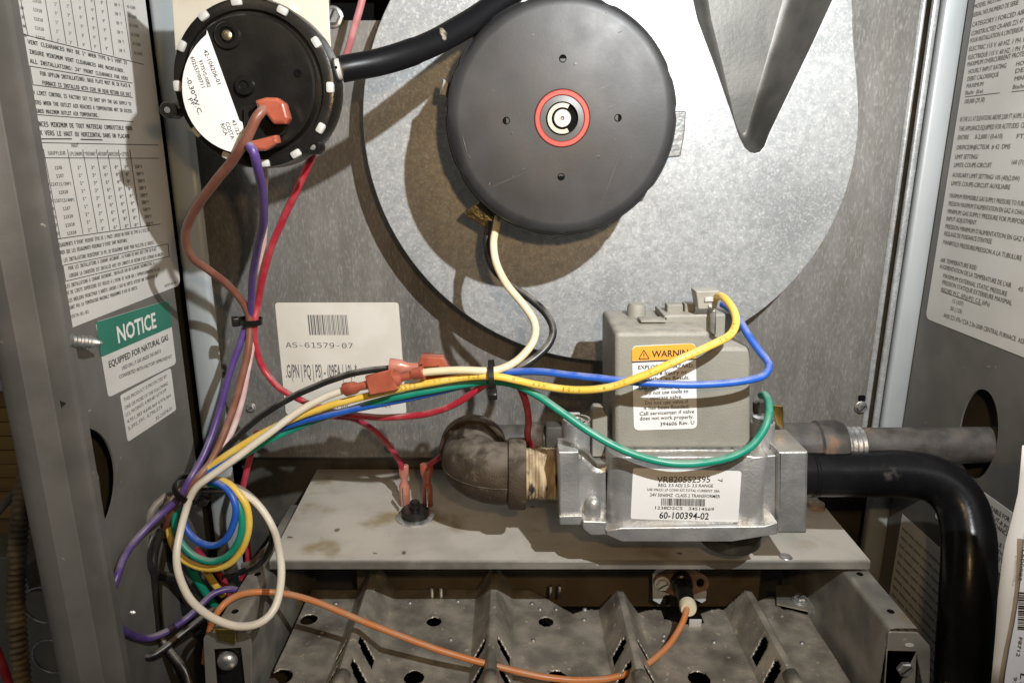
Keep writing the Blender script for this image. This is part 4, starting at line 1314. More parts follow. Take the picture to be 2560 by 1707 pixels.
for a, b, t, bo in (((785, 808), (1290, 792), 'EXPLOSION HAZARD.', 1), ((850, 866), (1228, 848), 'Severe Injury or', 1), ((825, 915), (1252, 900), 'Death Can Result.', 1),
                    ((790, 995), (1262, 980), 'Do not take apart.', 0), ((845, 1042), (1240, 1022), 'Do not use tools to', 0), ((895, 1088), (1185, 1072), 'operate valve.', 0),
                    ((848, 1132), (1238, 1118), 'Do not use valve if', 0), ((836, 1176), (1250, 1162), 'it has been flooded.', 0), ((797, 1229), (1295, 1207), 'Call serviceman if valve', 0),
                    ((800, 1272), (1288, 1256), 'does not work properly.', 0), ((985, 1325), (1295, 1308), '394606 Rev. U', 0)):
    pk.text(t, zw(*a), zw(*b), 36 / 3.647, bold=0.0001 if bo else 0)
pk.build('warning_text', ink, gv)

zg = lambda x, y: (1380 + x / 3.459, 980 + y / 3.459)
fs_ = front(D0)
sticker('spec_label', [zg(700, 655), zg(1638, 682), zg(1608, 1122), zg(678, 1092)], fs_, bright_label, gv, r=7)
pk = Print(fs_, 0.0006)
for a, b, h, t, f, bo in (((905, 778), (1365, 775), 56, 'VR8205S2395', None, 0), ((917, 812), (1390, 818), 28, 'REG. 3.5 ADJ 2.5- 3.5 RANGE', None, 1), ((822, 847), (1447, 861), 22, 'USE 396221 LP CONV KIT,TOTAL CURRENT .58A', None, 1),
                          ((845, 895), (1450, 910), 29, '24V 50/60HZ  CLASS 2 TRANSFORMER', None, 1), ((890, 1006), (1398, 1020), 27, '1238D2C5   34514569', None, 1), ((925, 1086), (1352, 1096), 60, '60-100394-02', None, 2), ((1432, 745), (1432, 775), 40, '7', None, 0)):
    pk.text(t, zg(*a), zg(*b), h / 3.459, f, bold=0.00009 * bo)
x = 945.0
random.seed(5)
while x < 1325:
    wd = random.choice((4, 4, 6, 10))
    pk.poly([zg(x, 912 + (x - 945) * 0.02), zg(x - 3, 973 + (x - 945) * 0.025), zg(x - 3 + wd, 973 + (x - 945) * 0.025), zg(x + wd, 912 + (x - 945) * 0.02)])
    x += wd + random.choice((4, 5, 8))
pk.build('spec_text', ink, gv)

# =================================================================== pipe elbow and nipple
ez = P(1290, 1183, 0.432).z
EY = 0.432
el = thing('pipe_elbow', 'rough brown iron pipe elbow left of the gas valve', 'pipe elbow', Vector((-0.02, EY - 0.55, ez)))
path = [Vector((0.002, EY - 0.55, ez)), Vector((-0.004, EY - 0.55, ez))]
RB = 0.0245
for k in range(1, 13):
    a = math.pi / 2 * k / 12
    path.append(Vector((-0.004 - RB * math.sin(a), EY - 0.55 + RB * (1 - math.cos(a)), ez)))
path += [path[-1] + Vector((0, 0.012, 0)), path[-1] + Vector((0, 0.026, 0))]
v_, f_ = sweep(spline(path, 0.0012), 0.0208, 64)
v_ = [p + noise.noise_vector(p * 160) * 0.00028 + noise.noise_vector(p * 520) * 0.00016 for p in v_]
mesh('bend', v_, f_, iron, el, 60)
seam = [p + (Vector((0, -0.0207, -0.0015)) if i < 2 else (p - Vector((-0.004, EY - 0.55 + RB, ez))).normalized() * 0.0207 + Vector((0, 0, -0.0015)) if i < 14 else Vector((-0.0207, 0, -0.0015))) for i, p in enumerate(path)]
v_, f_ = sweep(seam, 0.00045, 8)
mesh('casting_seam', v_, f_, iron, el, True)
lathe('collar', [(0.0205, -0.0002), (0.0234, 0.0005), (0.0240, 0.0018), (0.0240, 0.0105), (0.0232, 0.0118), (0.0172, 0.0118)], Vector((-0.0026, EY - 0.55, ez)), (1, 0, 0), iron, el, 44)
pe = path[-2]
lathe('collar', [(0.0205, -0.0002), (0.0236, 0.0005), (0.0242, 0.0018), (0.0242, 0.0105), (0.0232, 0.0120), (0.0172, 0.0120)], pe, (0, 1, 0), iron, el, 44)
prof = []
random.seed(3)
for k in range(24):
    t = k / 23
    prof.append((0.0169 + (0.0007 if k % 2 else 0) + random.uniform(-0.0002, 0.0002), 0.0085 + t * 0.0240))
tag(lathe('pipe_nipple', prof, Vector((0, EY - 0.55, ez)), (1, 0, 0), dope, None, 40, 50), 'short nipple smeared with tan thread sealant between elbow and valve', 'pipe nipple')
mp_ = thing('manifold_pipe', 'dark gas pipe on the back panel mostly hidden behind the elbow', 'pipe', P(1300, 1095, 0.508))
z_m = P(1300, 1098, 0.508).z
along('pipe', Vector((-0.033, -0.042, z_m)), Vector((0.075, -0.042, z_m)), [(0, 0.0115), (1, 0.0115)], rusty, mp_, 28)
lathe('pipe_band', [(0.0125, 0), (0.0135, 0.001), (0.0135, 0.011), (0.0125, 0.012)], Vector((0.012, -0.042, z_m)), (1, 0, 0), iron, mp_, 28)
box('pipe_saddle', Vector((0.034, -0.049, z_m + 0.004)), (0.017, 0.014, 0.024), dark_sheet, mp_, 0.002)

sp_ = thing('supply_pipe', 'rusty straight steel pipe with coupling running out through the right panel', 'pipe', P(2250, 1113, 0.44))
q0, q1 = P(2150, 1114, 0.437), PXp(2458, 1112, XR)
dv = (q1 - q0).normalized()
along('pipe', q0 - dv * 0.01, q1 + dv * 0.055, [(0, 0.0122), (1, 0.0122)], rusty, sp_, 36)
prof = [(0.0122 if k % 2 else 0.0131, -0.014 + k * 0.0017) for k in range(9)]
lathe('pipe_thread', prof, q0, dv, zinc, sp_, 36)
lathe('coupling_ring', [(0.0150, -0.031), (0.0172, -0.029), (0.0174, -0.016), (0.0160, -0.0125), (0.0130, -0.0122)], q0, dv, rusty, sp_, 36)
lathe('coupling', [(0.0158, -0.075), (0.0158, -0.0305), (0.0150, -0.0300)], q0, dv, rusty, sp_, 36)

bpz = [(1995, 1183, 0.424), (2080, 1183, 0.423), (2180, 1183, 0.421), (2270, 1185, 0.418), (2345, 1204, 0.413), (2396, 1252, 0.405), (2418, 1320, 0.395), (2422, 1400, 0.384), (2417, 1500, 0.374), (2410, 1620, 0.366), (2402, 1760, 0.360), (2396, 1900, 0.355)]
bpo = thing('bent_pipe', 'thick glossy black coated pipe bending down from the gas valve', 'pipe', P(2400, 1600, 0.37))
tube('pipe', [P(*p) for p in bpz], 0.0152, black_coat, bpo, 36, 0.004, wob=0.0003)
lathe('pipe_thread', [(0.0150, 0.0), (0.0158, 0.0008), (0.0150, 0.0018), (0.0158, 0.0028), (0.0150, 0.0038), (0.0156, 0.0048), (0.0150, 0.006)], P(2018, 1183, 0.424), (1, 0, 0), black_coat, bpo, 36)

# =================================================================== wires
GW = 'wires of the harness'


def wp(pts):
    return [P(x * K, y * K, d) for x, y, d in pts]


def wire(name, pts, r, mat, label, group=GW, seg=12):
    r = r * 0.9
    t = thing(name, label, 'wire', wp([pts[len(pts) // 2]])[0], group)
    path = [p + noise.noise_vector(p * 25) * 0.0004 + noise.noise_vector(p * 75) * 0.00022 for p in spline(wp(pts), 0.003)]
    v_, f_ = sweep(path, r, seg)
    mesh('insulation', v_, f_, mat, t, 60)
    return t


T1 = (1130, 868, 0.404)      # middle tie
brown = wire('brown_wire', [(612, 246, 0.355), (590, 268, 0.350), (562, 325, 0.352), (530, 375, 0.360), (490, 425, 0.370), (445, 487, 0.384), (426, 540, 0.396), (440, 588, 0.408), (480, 620, 0.422), (520, 652, 0.436), (555, 690, 0.447), (574, 735, 0.452), (571, 800, 0.448), (553, 880, 0.442), (527, 965, 0.434), (490, 1050, 0.422), (448, 1105, 0.412), (415, 1145, 0.412), (388, 1195, 0.418), (375, 1230, 0.426)],
             0.0027, w_brown, 'brown wire plugged with the upper red flag on the pressure switch')
plate('flag_connector', [rp([(636, 251), (663, 243), (691, 244), (710, 258), (721, 296), (713, 311), (682, 311), (664, 287), (648, 289)], 3)], 0.352, 0.0075, crimp_m, brown, 0.0016)
purple = wire('purple_wire', [(568, 332, 0.354), (580, 345, 0.350), (591, 385, 0.356), (602, 440, 0.370), (604, 510, 0.390), (592, 570, 0.412), (580, 630, 0.432), (577, 690, 0.446), (573, 730, 0.453), (557, 775, 0.452), (527, 860, 0.446), (500, 960, 0.438), (470, 1040, 0.425), (437, 1100, 0.412), (408, 1145, 0.408), (360, 1190, 0.400), (312, 1240, 0.388), (285, 1280, 0.375), (268, 1325, 0.363), (252, 1365, 0.3585), (230, 1420, 0.357)],
              0.0026, w_purple, 'purple wire plugged with the lower red flag on the pressure switch')
plate('flag_connector', [rp([(607, 357), (688, 337), (693, 357), (664, 376), (614, 382)], 3)], 0.354, 0.008, crimp_m, purple, 0.0016)
wire('purple_wire', [(240, 1400, 0.358), (266, 1432, 0.3600), (290, 1450, 0.368), (318, 1462, 0.380), (350, 1462, 0.388), (390, 1445, 0.396), (430, 1418, 0.406), (465, 1385, 0.414), (492, 1362, 0.420), (530, 1352, 0.426), (560, 1362, 0.430)], 0.0026, w_purple, 'purple wire sagging low behind the left lip beneath the white loop')
wire('red_wire', [(726, 330, 0.415), (708, 378, 0.418), (680, 440, 0.424), (650, 505, 0.432), (622, 570, 0.440), (603, 640, 0.448), (592, 700, 0.455), (586, 735, 0.453), (586, 780, 0.455), (595, 820, 0.458), (610, 855, 0.459), (640, 890, 0.456), (690, 918, 0.452), (750, 942, 0.446), (820, 954, 0.440), (900, 959, 0.432), (980, 950, 0.424), (1050, 925, 0.416), (1100, 893, 0.410), (1128, 876, 0.409), (1165, 874, 0.408), (1190, 884, 0.408), (1207, 920, 0.414), (1214, 965, 0.424), (1212, 1005, 0.436), (1225, 1032, 0.452)],
     0.0025, w_red, 'long red wire from behind the pressure switch dipping under the bundle')
rw = wire('red_wire', [(700, 945, 0.462), (760, 955, 0.470), (815, 962, 0.478), (862, 990, 0.488), (893, 1024, 0.494), (915, 1055, 0.499), (927, 1078, 0.502)], 0.0024, w_darkred, 'dark red wire running to the left spade on the limit switch', GW)
along('spade_connector', P(1009, 1162, 0.503), P(1012, 1262, 0.500), [(0, 0.0036), (0.02, 0.0040), (0.22, 0.0038), (0.32, 0.0028), (0.42, 0.0028), (0.52, 0.0042), (0.98, 0.0042), (1, 0.0034)], crimp_pale, rw, 18, (1, 0.8), (1, 0, 0), 50)
rw2 = wire('red_wire', [(978, 1076, 0.500), (990, 1064, 0.500), (1010, 1050, 0.502), (1035, 1030, 0.506), (1060, 1010, 0.512)], 0.0024, w_darkred, 'short red wire from the right limit switch spade going behind the elbow')
along('spade_connector', P(1066, 1160, 0.501), P(1070, 1264, 0.499), [(0, 0.0050), (0.03, 0.0054), (0.2, 0.0050), (0.36, 0.0029), (0.44, 0.0029), (0.54, 0.0040), (0.98, 0.0040), (1, 0.0032)], crimp_m, rw2, 18, (1, 0.8), (1, 0, 0), 50)
wire('pink_wire', [(606, 372, 0.425), (607, 430, 0.430), (606, 520, 0.440), (600, 610, 0.450), (592, 690, 0.458), (582, 740, 0.456), (578, 800, 0.454), (567, 860, 0.450), (553, 930, 0.444), (533, 990, 0.438), (505, 1035, 0.430), (470, 1080, 0.422), (430, 1120, 0.417), (405, 1140, 0.418), (385, 1165, 0.424)], 0.0024, w_pink,
     'pale pink wire between the purple and red ones left of the bar code sticker')
wire('red_wire', [(590, 990, 0.470), (580, 1030, 0.462), (566, 1080, 0.456), (556, 1130, 0.452), (562, 1180, 0.450), (565, 1230, 0.450), (570, 1290, 0.452), (555, 1330, 0.452)], 0.0024, w_darkred, 'faded red wire hanging straight down behind the coiled loops')
wire('pink_wire', [(836, -20, 0.505), (828, 15, 0.505), (817, 55, 0.506), (806, 90, 0.508), (797, 120, 0.512), (780, 175, 0.52)], 0.0027, wire_m('dull_pink_insulation', (0.48, 0.17, 0.18), (0.54, 0.25, 0.25)), 'dull pink wire falling from the square opening above the hose', 'wires at the top opening')

wire('yellow_wire', [(1640, 690, 0.428), (1652, 680, 0.418), (1665, 686, 0.410), (1684, 712, 0.399), (1690, 742, 0.390), (1676, 770, 0.384), (1640, 790, 0.379), (1560, 826, 0.374), (1480, 862, 0.375), (1400, 889, 0.380), (1330, 896, 0.386), (1260, 889, 0.392), (1190, 874, 0.396), (1130, 864, 0.398), (1060, 868, 0.402), (960, 884, 0.406), (860, 906, 0.410), (760, 930, 0.414), (670, 962, 0.417), (590, 1002, 0.419), (525, 1042, 0.418), (480, 1075, 0.418), (440, 1110, 0.416), (410, 1135, 0.418), (392, 1165, 0.420), (388, 1205, 0.421), (395, 1245, 0.420), (415, 1280, 0.418), (450, 1300, 0.416), (492, 1306, 0.414), (530, 1292, 0.412), (558, 1258, 0.411), (571, 1210, 0.411), (566, 1165, 0.412), (545, 1130, 0.414), (515, 1105, 0.417), (470, 1100, 0.422)],
     0.0026, w_yellow, 'yellow printed wire crossing the warning label and coiled at lower left')
wire('blue_wire', [(1660, 700, 0.436), (1680, 712, 0.425), (1700, 738, 0.412), (1722, 775, 0.402), (1748, 812, 0.394), (1766, 836, 0.388), (1757, 860, 0.384), (1722, 873, 0.381), (1650, 881, 0.380), (1560, 883, 0.380), (1470, 878, 0.381), (1390, 870, 0.386), (1310, 862, 0.392), (1230, 853, 0.398), (1160, 855, 0.404), (1120, 868, 0.406), (1060, 886, 0.409), (980, 905, 0.412), (880, 926, 0.415), (780, 946, 0.418), (690, 967, 0.420), (610, 998, 0.422), (545, 1035, 0.420), (495, 1070, 0.418), (450, 1105, 0.417), (425, 1140, 0.418), (418, 1180, 0.417), (428, 1215, 0.415), (455, 1243, 0.412), (490, 1252, 0.410), (520, 1236, 0.408), (537, 1200, 0.408), (540, 1160, 0.409), (525, 1128, 0.412), (495, 1106, 0.416), (460, 1105, 0.420)],
     0.0025, w_blue, 'blue wire looped round the right of the valve and across its label')
wire('green_wire', [(1748, 908, 0.418), (1756, 906, 0.412), (1765, 925, 0.402), (1765, 955, 0.394), (1752, 992, 0.388), (1722, 1028, 0.382), (1665, 1054, 0.378), (1585, 1065, 0.376), (1510, 1058, 0.378), (1430, 1032, 0.381), (1350, 988, 0.386), (1280, 940, 0.392), (1225, 902, 0.398), (1180, 882, 0.402), (1130, 875, 0.405), (1060, 884, 0.407), (980, 898, 0.409), (900, 914, 0.412), (820, 936, 0.419), (720, 965, 0.424), (620, 1010, 0.424), (550, 1050, 0.420), (500, 1082, 0.416), (455, 1110, 0.413), (425, 1135, 0.414), (408, 1165, 0.415), (402, 1205, 0.414), (415, 1245, 0.412), (445, 1276, 0.410), (485, 1289, 0.409), (525, 1274, 0.408), (550, 1238, 0.408), (556, 1195, 0.410), (543, 1150, 0.413), (515, 1118, 0.417), (470, 1108, 0.421)],
     0.0026, w_green, 'green wire hanging in a deep curve in front of the valve body')
wh = wire('white_wire', [(1143, 500, 0.462), (1140, 522, 0.455), (1134, 555, 0.446), (1140, 605, 0.438), (1165, 655, 0.430), (1202, 700, 0.424), (1228, 742, 0.420), (1226, 782, 0.414), (1195, 822, 0.407), (1150, 847, 0.402), (1110, 852, 0.399), (1060, 850, 0.399), (1000, 852, 0.401), (966, 856, 0.402)], 0.0027, w_cream,
          'cream wire running from the motor down into the middle cable tie')


def housing(name, p0, p1, wd, dp, mat, parent, bevel=0.0009):
    p0, p1 = Vector(p0), Vector(p1)
    ax_ = (p1 - p0).normalized()
    dd = ((CAM - p0) - ax_ * (CAM - p0).dot(ax_)).normalized()
    ss = ax_.cross(dd)
    return box(name, (p0 + p1) / 2, ((p1 - p0).length, wd, dp), mat, parent, bevel, Matrix((ax_, ss, dd)).transposed(), 1)


def lerp(a, b, t):
    return a + (b - a) * t


a_, b_ = P(974 * K, 855 * K, 0.4015), P(848 * K, 885 * K, 0.405)
along('crimp_barrel', a_, lerp(a_, b_, 0.52), [(0, 0.0042), (0.03, 0.0046), (0.36, 0.0040), (0.46, 0.0027), (0.78, 0.0027), (0.9, 0.0048), (1.0, 0.0052)], crimp_m, wh, 18, (1, 0.85), (0, -0.6, 1), 28)
housing('crimp_socket', lerp(a_, b_, 0.50), b_, 0.0128, 0.0085, crimp_m, wh)
wh2 = wire('white_wire', [(800, 893, 0.409), (745, 912, 0.411), (680, 948, 0.411), (600, 1008, 0.408), (530, 1060, 0.404), (480, 1096, 0.402), (448, 1122, 0.402), (430, 1160, 0.402), (415, 1215, 0.398), (405, 1275, 0.388), (412, 1325, 0.376), (440, 1378, 0.363), (490, 1418, 0.355), (545, 1437, 0.352), (595, 1430, 0.352), (630, 1397, 0.358), (645, 1340, 0.370), (644, 1275, 0.385), (628, 1215, 0.410), (600, 1168, 0.415), (560, 1135, 0.418), (500, 1112, 0.420), (450, 1112, 0.420)], 0.0026, w_white,
           'cream white wire with a red crimp making the large loop at lower left')
along('crimp_plug', P(793 * K, 895 * K, 0.4095), P(852 * K, 882 * K, 0.4055), [(0, 0.0046), (0.03, 0.0049), (0.4, 0.0042), (0.52, 0.0028), (0.95, 0.0030), (1.0, 0.0030)], crimp_m, wh2, 20, (1, 0.85), (0, -0.6, 1), 50)
bk = wire('black_wire', [(1128, 498, 0.466), (1122, 525, 0.462), (1118, 565, 0.456), (1130, 612, 0.449), (1165, 650, 0.442), (1215, 685, 0.436), (1255, 722, 0.430), (1270, 760, 0.424), (1256, 797, 0.418), (1215, 832, 0.412), (1170, 852, 0.410), (1120, 862, 0.410), (1075, 860, 0.411), (1040, 857, 0.412)], 0.0027, w_black,
          'dull black wire running from the motor down into the middle cable tie')
a_, b_ = P(1082 * K, 864 * K, 0.412), P(955 * K, 846 * K, 0.413)
along('crimp_barrel', a_, lerp(a_, b_, 0.42), [(0, 0.0030), (0.1, 0.0034), (0.7, 0.0030), (1.0, 0.0052)], crimp_m, bk, 18, (1, 0.85), (0, -0.6, 1), 28)
plate('crimp_housing', [rp([(1052, 890), (1106, 894), (1122, 922), (1112, 958), (1050, 958), (1040, 922)], 2)], 0.4105, 0.009, crimp_m, bk, 0.0009)
plate('crimp_terminal', [[(1047, 911), (1056, 910), (1056, 917), (1098, 914), (1098, 919), (1047, 921)]], 0.4101, 0.0008, brass, bk)
bk2 = wire('black_wire', [(902, 846, 0.414), (850, 851, 0.415), (790, 863, 0.417), (725, 886, 0.420), (660, 917, 0.423), (600, 955, 0.425), (550, 998, 0.425), (510, 1040, 0.424), (470, 1082, 0.424), (440, 1115, 0.422), (470, 1122, 0.424), (520, 1112, 0.425), (560, 1128, 0.424), (600, 1165, 0.421), (625, 1210, 0.417), (620, 1262, 0.414), (590, 1298, 0.416), (550, 1314, 0.422), (520, 1320, 0.43)], 0.0024, w_black,
           'black wire with a red crimp arching above the yellow wire to the lower loops')
along('crimp_plug', P(896 * K, 841 * K, 0.4135), P(962 * K, 846 * K, 0.4125), [(0, 0.0054), (0.03, 0.0056), (0.42, 0.0050), (0.55, 0.0036), (0.95, 0.0038), (1.0, 0.0038)], crimp_pale, bk2, 20, (1, 0.85), (0, -0.6, 1), 50)
wire('orange_wire', [(1579, 1382, 0.436), (1577, 1400, 0.430), (1566, 1432, 0.422), (1540, 1475, 0.411), (1500, 1514, 0.399), (1450, 1542, 0.389), (1390, 1558, 0.383), (1320, 1561, 0.380), (1240, 1552, 0.380), (1150, 1533, 0.383), (1050, 1505, 0.387), (950, 1471, 0.391), (850, 1432, 0.396), (760, 1395, 0.401), (690, 1371, 0.404), (630, 1360, 0.404), (575, 1360, 0.398), (535, 1372, 0.388), (507, 1394, 0.380), (489, 1425, 0.377), (478, 1468, 0.377), (470, 1520, 0.380)],
     0.0024, w_orange, 'orange wire from the igniter sweeping across in front of the burners', 'single igniter lead')
GL = 'dark cables in the lower left corner'
for pts, r, m, lbl in (
        ([(372, 1215, 0.420), (356, 1262, 0.415), (352, 1310, 0.410), (357, 1370, 0.408), (362, 1420, 0.407), (368, 1460, 0.405), (395, 1500, 0.40), (425, 1540, 0.395), (440, 1580, 0.39)], 0.0030, w_black, 'black cable falling down the left panel to the bottom edge'),
        ([(385, 1200, 0.43), (372, 1260, 0.432), (385, 1320, 0.436), (410, 1380, 0.440), (440, 1430, 0.444), (470, 1470, 0.45)], 0.0034, w_black, 'black cable behind the left edge of the white loop'),
        ([(300, 1505, 0.385), (340, 1508, 0.39), (372, 1492, 0.396), (410, 1462, 0.405), (450, 1430, 0.415), (490, 1400, 0.43)], 0.0028, w_black, 'black cable curving below the sagging purple wire'),
        ([(350, 1230, 0.415), (338, 1262, 0.410), (340, 1295, 0.408), (362, 1318, 0.412), (400, 1330, 0.42), (440, 1360, 0.43)], 0.0034, w_black, 'black cable kinked tightly left of the coiled loops'),
        ([(388, 1250, 0.425), (400, 1300, 0.430), (430, 1350, 0.435), (470, 1395, 0.438), (500, 1420, 0.44)], 0.0032, w_black, 'black cable running between the white loop and the left bracket'),
        ([(435, 1300, 0.430), (455, 1335, 0.432), (480, 1372, 0.436), (500, 1400, 0.442)], 0.0030, w_green, 'short green wire end leaving the bottom of the coiled loops'),
        ([(470, 1308, 0.434), (492, 1340, 0.438), (512, 1365, 0.443)], 0.0028, w_yellow, 'short yellow wire end leaving the bottom of the coiled loops'),
        ([(385, 1138, 0.425), (360, 1158, 0.420), (344, 1185, 0.415), (338, 1215, 0.414)], 0.0030, w_grey, 'grey wire curving down left of the lower cable tie'),
        ([(450, 1262, 0.440), (475, 1290, 0.444), (505, 1318, 0.448), (520, 1350, 0.45), (530, 1380, 0.455)], 0.0026, w_darkred, 'dark red wire end below the coiled loops'),
        ([(560, 1300, 0.452), (585, 1290, 0.448), (605, 1268, 0.444), (625, 1255, 0.44)], 0.0030, w_grey, 'grey wire passing behind the right side of the white loop')):
    nm = {w_black: 'black_cable', w_green: 'green_wire', w_yellow: 'yellow_wire', w_grey: 'grey_wire', w_darkred: 'red_wire'}[m]
    wire(nm, pts, r, m, lbl, GL)

# print along the yellow wire
yw = [o for o in bpy.data.objects if o.name == 'yellow_wire'][0]
ypath = spline(wp([(1690, 742, 0.390), (1676, 770, 0.384), (1640, 790, 0.379), (1560, 826, 0.374), (1480, 862, 0.375), (1400, 889, 0.380), (1330, 896, 0.386), (1260, 889, 0.392), (1190, 874, 0.396), (1130, 864, 0.398), (1060, 868, 0.402), (960, 884, 0.406), (860, 906, 0.410)]), 0.001)
ypath.reverse()
msg = 'TENNESSEE WIRE & CABLE CO   M   AWM   1015   16 AWG   CSA TEW 105C   TENNESSEE WIRE & CABLE CO  M  AWM  1015 CSA 105C'
tv, tf = [], []
acc, li = 0.0, 0
for i in range(1, len(ypath) - 1):
    acc += (ypath[i] - ypath[i - 1]).length
    if acc > 0.0024 and li < len(msg):
        acc = 0
        ch = msg[li]
        li += 1
        if ch == ' ':
            continue
        t = (ypath[i + 1] - ypath[i - 1]).normalized()
        c = ypath[i]
        n2 = (CAM + Vector((0, 0, 0.05)) - c)
        n2 = (n2 - t * n2.dot(t)).normalized()
        up2 = n2.cross(t)
        gv_, gf_, gw_ = glyphs(ch)
        k = len(tv)
        for x, y in gv_:
            yy = (y / 0.727 - 0.5) * 0.0022
            a = yy / 0.00240
            tv.append(c + t * (x / max(gw_, 0.2) * 0.0014) + n2 * (0.00248 * math.cos(a)) + up2 * (0.00248 * math.sin(a)))
        tf += [tuple(k + q for q in f) for f in gf_]
mesh('printed_text', tv, tf, M('wire_print', (0.26, 0.15, 0.015), 0.5), yw)


# =================================================================== cable ties
def cable_tie(c, axis, a, b, label, head_ang, width=0.0034, tail=None):
    """strap loop round a bundle (half sizes a, b across the bundle axis) with its locking head"""
    c = Vector(c)
    ax_ = Vector(axis).normalized()
    toc = (CAM - c)
    u = (toc - ax_ * toc.dot(ax_)).normalized()
    v = ax_.cross(u)
    t = thing('cable_tie', label, 'cable tie', c, 'black cable ties')
    n = 36
    vs_, fs__ = [], []
    for i in range(n):
        an = 2 * math.pi * i / n
        o_ = u * math.cos(an) * a + v * math.sin(an) * b
        nr = (u * math.cos(an) / a + v * math.sin(an) / b).normalized()
        for s, h in ((-1, 0), (1, 0), (1, 0.0011), (-1, 0.0011)):
            vs_.append(c + o_ + ax_ * s * width / 2 + nr * h)
    for i in range(n):
        p, q = i * 4, ((i + 1) % n) * 4
        for k in range(4):
            fs__.append((p + k, p + (k + 1) % 4, q + (k + 1) % 4, q + k))
    mesh('strap', vs_, fs__, blackpl, t, 40)
    an = math.radians(head_ang)
    nr = (u * math.cos(an) / a + v * math.sin(an) / b).normalized()
    hc_ = c + u * math.cos(an) * a + v * math.sin(an) * b + nr * 0.0022
    tg = ax_.cross(nr)
    rot = Matrix((ax_, tg, nr)).transposed()
    box('lock_head', hc_, (width * 1.65, 0.0066, 0.0050), blackpl, t, 0.0008, rot)
    if tail:
        tube('tail', [hc_] + tail, 0.0013, blackpl, t, 8)
    return t


c = P(T1[0] * K, 866 * K, 0.403)
cable_tie(c, (1, 0, 0.06), 0.0098, 0.0098, 'black cable tie binding the wires in front of the elbow', 58)
c = P(575 * K, 737 * K, 0.4545)
cable_tie(c, (0.06, 0, 1), 0.0072, 0.0070, 'black cable tie round the hanging wires left of the bar code sticker', 275, 0.0036)
c = P(437 * K, 1122 * K, 0.412)
cable_tie(c, (-0.62, 0.05, -0.78), 0.0115, 0.0095, 'black cable tie gathering the wires above the coiled loops', 285, 0.0042,
          [P(500, 1232, 0.400), P(560, 1228, 0.403)])

# =================================================================== hanging paper tag at the right
p0_ = P(2520, 1500, 0.300)
nB = Vector((-0.55, -0.835, 0.0)).normalized()


def pl(x, y):
    r = ray(x, y)
    return CAM + r * ((p0_ - CAM).dot(nB) / r.dot(nB))


pl.n = nB
tg_ = thing('paper_tag', 'curled white bar code paper tag hanging at the right front edge', 'paper tag', p0_)
L = [(2556, 1120), (2550, 1190), (2545, 1240), (2531, 1300), (2512, 1370), (2503, 1430), (2494, 1510), (2489, 1590), (2482, 1670), (2474, 1760)]
vA, fA = [], []
for i, (x, y) in enumerate(L):
    for k in range(9):
        s = k / 8
        xx = x + (2700 - x) * s
        vA.append(pl(xx, y) - nB * (0.004 + 0.006 * math.sin(s * 3.0) * (0.5 + 0.5 * math.sin(i * 0.8))))
for i in range(len(L) - 1):
    for k in range(8):
        fA.append((i * 9 + k, i * 9 + k + 1, (i + 1) * 9 + k + 1, (i + 1) * 9 + k))
o = mesh('back_sheet', vA, fA, grey_paper, tg_, True)
m_ = o.modifiers.new('thickness', 'SOLIDIFY')
m_.thickness = 0.0003
prism('front_sheet', [[pl(*q) for q in ((2562, 1330), (2553, 1440), (2546, 1500), (2536, 1560), (2524, 1620), (2514, 1680), (2505, 1760), (2720, 1760), (2720, 1330))]], nB, 0.0003, blue_paper, tg_, sm=None)
pk = Print(pl, 0.0004)
pk.text('F8712', (2548, 1590), (2541, 1638), 9, bold=0.0001)
pk.text('L600982', (2556, 1372), (2546, 1450), 9)
pk.text('92', (2535, 1688), (2530, 1712), 10)
pk.text('LT', (2552, 1680), (2548, 1715), 14, bold=0.0002)
y = 1478.0
random.seed(9)
while y < 1570:
    hgt = random.choice((1.5, 1.5, 2.5, 4))
    pk.poly([(2547 - (y - 1478) * 0.03, y), (2600, y + 3), (2600, y + 3 + hgt), (2547 - (y - 1478) * 0.03, y + hgt)])
    y += hgt + random.choice((1.5, 2, 3))
pk.build('printed_text', ink, tg_)

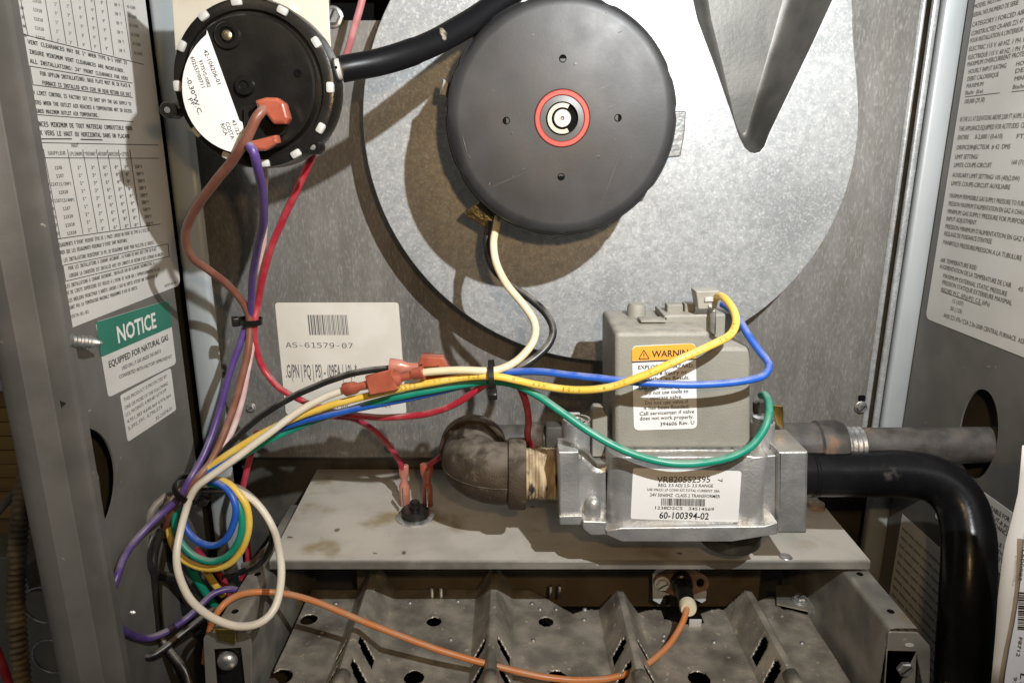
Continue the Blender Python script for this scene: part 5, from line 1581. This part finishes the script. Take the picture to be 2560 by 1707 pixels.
# =================================================================== what shows outside the cabinet
bw = thing('board_wall', 'yellow wooden boards seen past the left edge of the cabinet', 'board wall', W(-0.55, 0.80, -0.5))
z_ = P(30, 1290, 0.80).z
for k in range(9):
    hgt = 0.0185
    box('plank', Vector((-0.62, 0.25 + 0.0006 * (k % 2), z_ + (k + 0.5) * hgt)), (0.62, 0.012, hgt - 0.0012), wood if k < 8 else wood_dark, bw, 0.001)
box('dark_board', Vector((-0.62, 0.262, z_ + 0.45)), (0.62, 0.012, 0.54), wood_dark, bw, 0.001)
box('lower_board', Vector((-0.62, 0.262, z_ - 0.16)), (0.62, 0.012, 0.30), wood_dark, bw, 0.001)
du = thing('duct_panel', 'grey sheet metal duct with round knockouts beyond the left lip', 'duct', P(100, 1500, 0.62))
prism('duct_face', [[P(*q, 0.62) for q in ((-160, 1405), (20, 1392), (60, 1420), (74, 1480), (300, 1480), (400, 1900), (-160, 1900))]], (0, -1, 0), 0.05, duct_m, du, 0.001)
for px, py, r in ((110, 1512, 52), (130, 1640, 50)):
    c = P(px, py, 0.6195)
    tube('knockout_ring', [c + Vector((math.cos(a), 0, math.sin(a))) * r / F * 0.7 for a in [2 * math.pi * i / 30 for i in range(30)]], 0.0012, zinc, du, 8, 0.004, True)
tp = spline([P(x, y, d) for x, y, d in ((66, 1170, 0.53), (60, 1215, 0.52), (50, 1292, 0.51), (43, 1399, 0.50), (39, 1505, 0.49), (46, 1612, 0.48), (55, 1720, 0.47))], 0.0012)
v_, f_ = sweep(tp, [0.0066 + 0.0007 * math.sin(i * 1.6) for i in range(len(tp))], 16)
tag(mesh('armoured_conduit', v_, f_, conduit_m, None, 50), 'dusty ribbed conduit hanging outside the left edge of the cabinet', 'conduit')
tag(tube('grey_cable', [P(x, y, d) for x, y, d in ((-30, 1310, 0.54), (5, 1268, 0.53), (40, 1225, 0.53), (62, 1190, 0.54))], 0.003, w_grey, None), 'thin grey cable slanting across the yellow boards at far left', 'cable')
tag(tube('red_cable', [P(x, y, d) for x, y, d in ((-20, 1600, 0.44), (2, 1650, 0.44), (22, 1710, 0.44), (30, 1760, 0.44))], 0.003, w_red, None), 'short piece of red cable in the bottom left corner', 'cable')
rwl = thing('brown_board', 'dim brown board seen through the round hole in the right panel', 'board', Vector((0.46, -0.12, 0.76)))
box('board_face', Vector((0.46, -0.10, 0.80)), (0.02, 0.5, 0.5), wood_dark, rwl, 0.002)
box('edge_batten', Vector((0.43, -0.11, 0.80)), (0.03, 0.02, 0.5), motor_dark, rwl, 0.002)
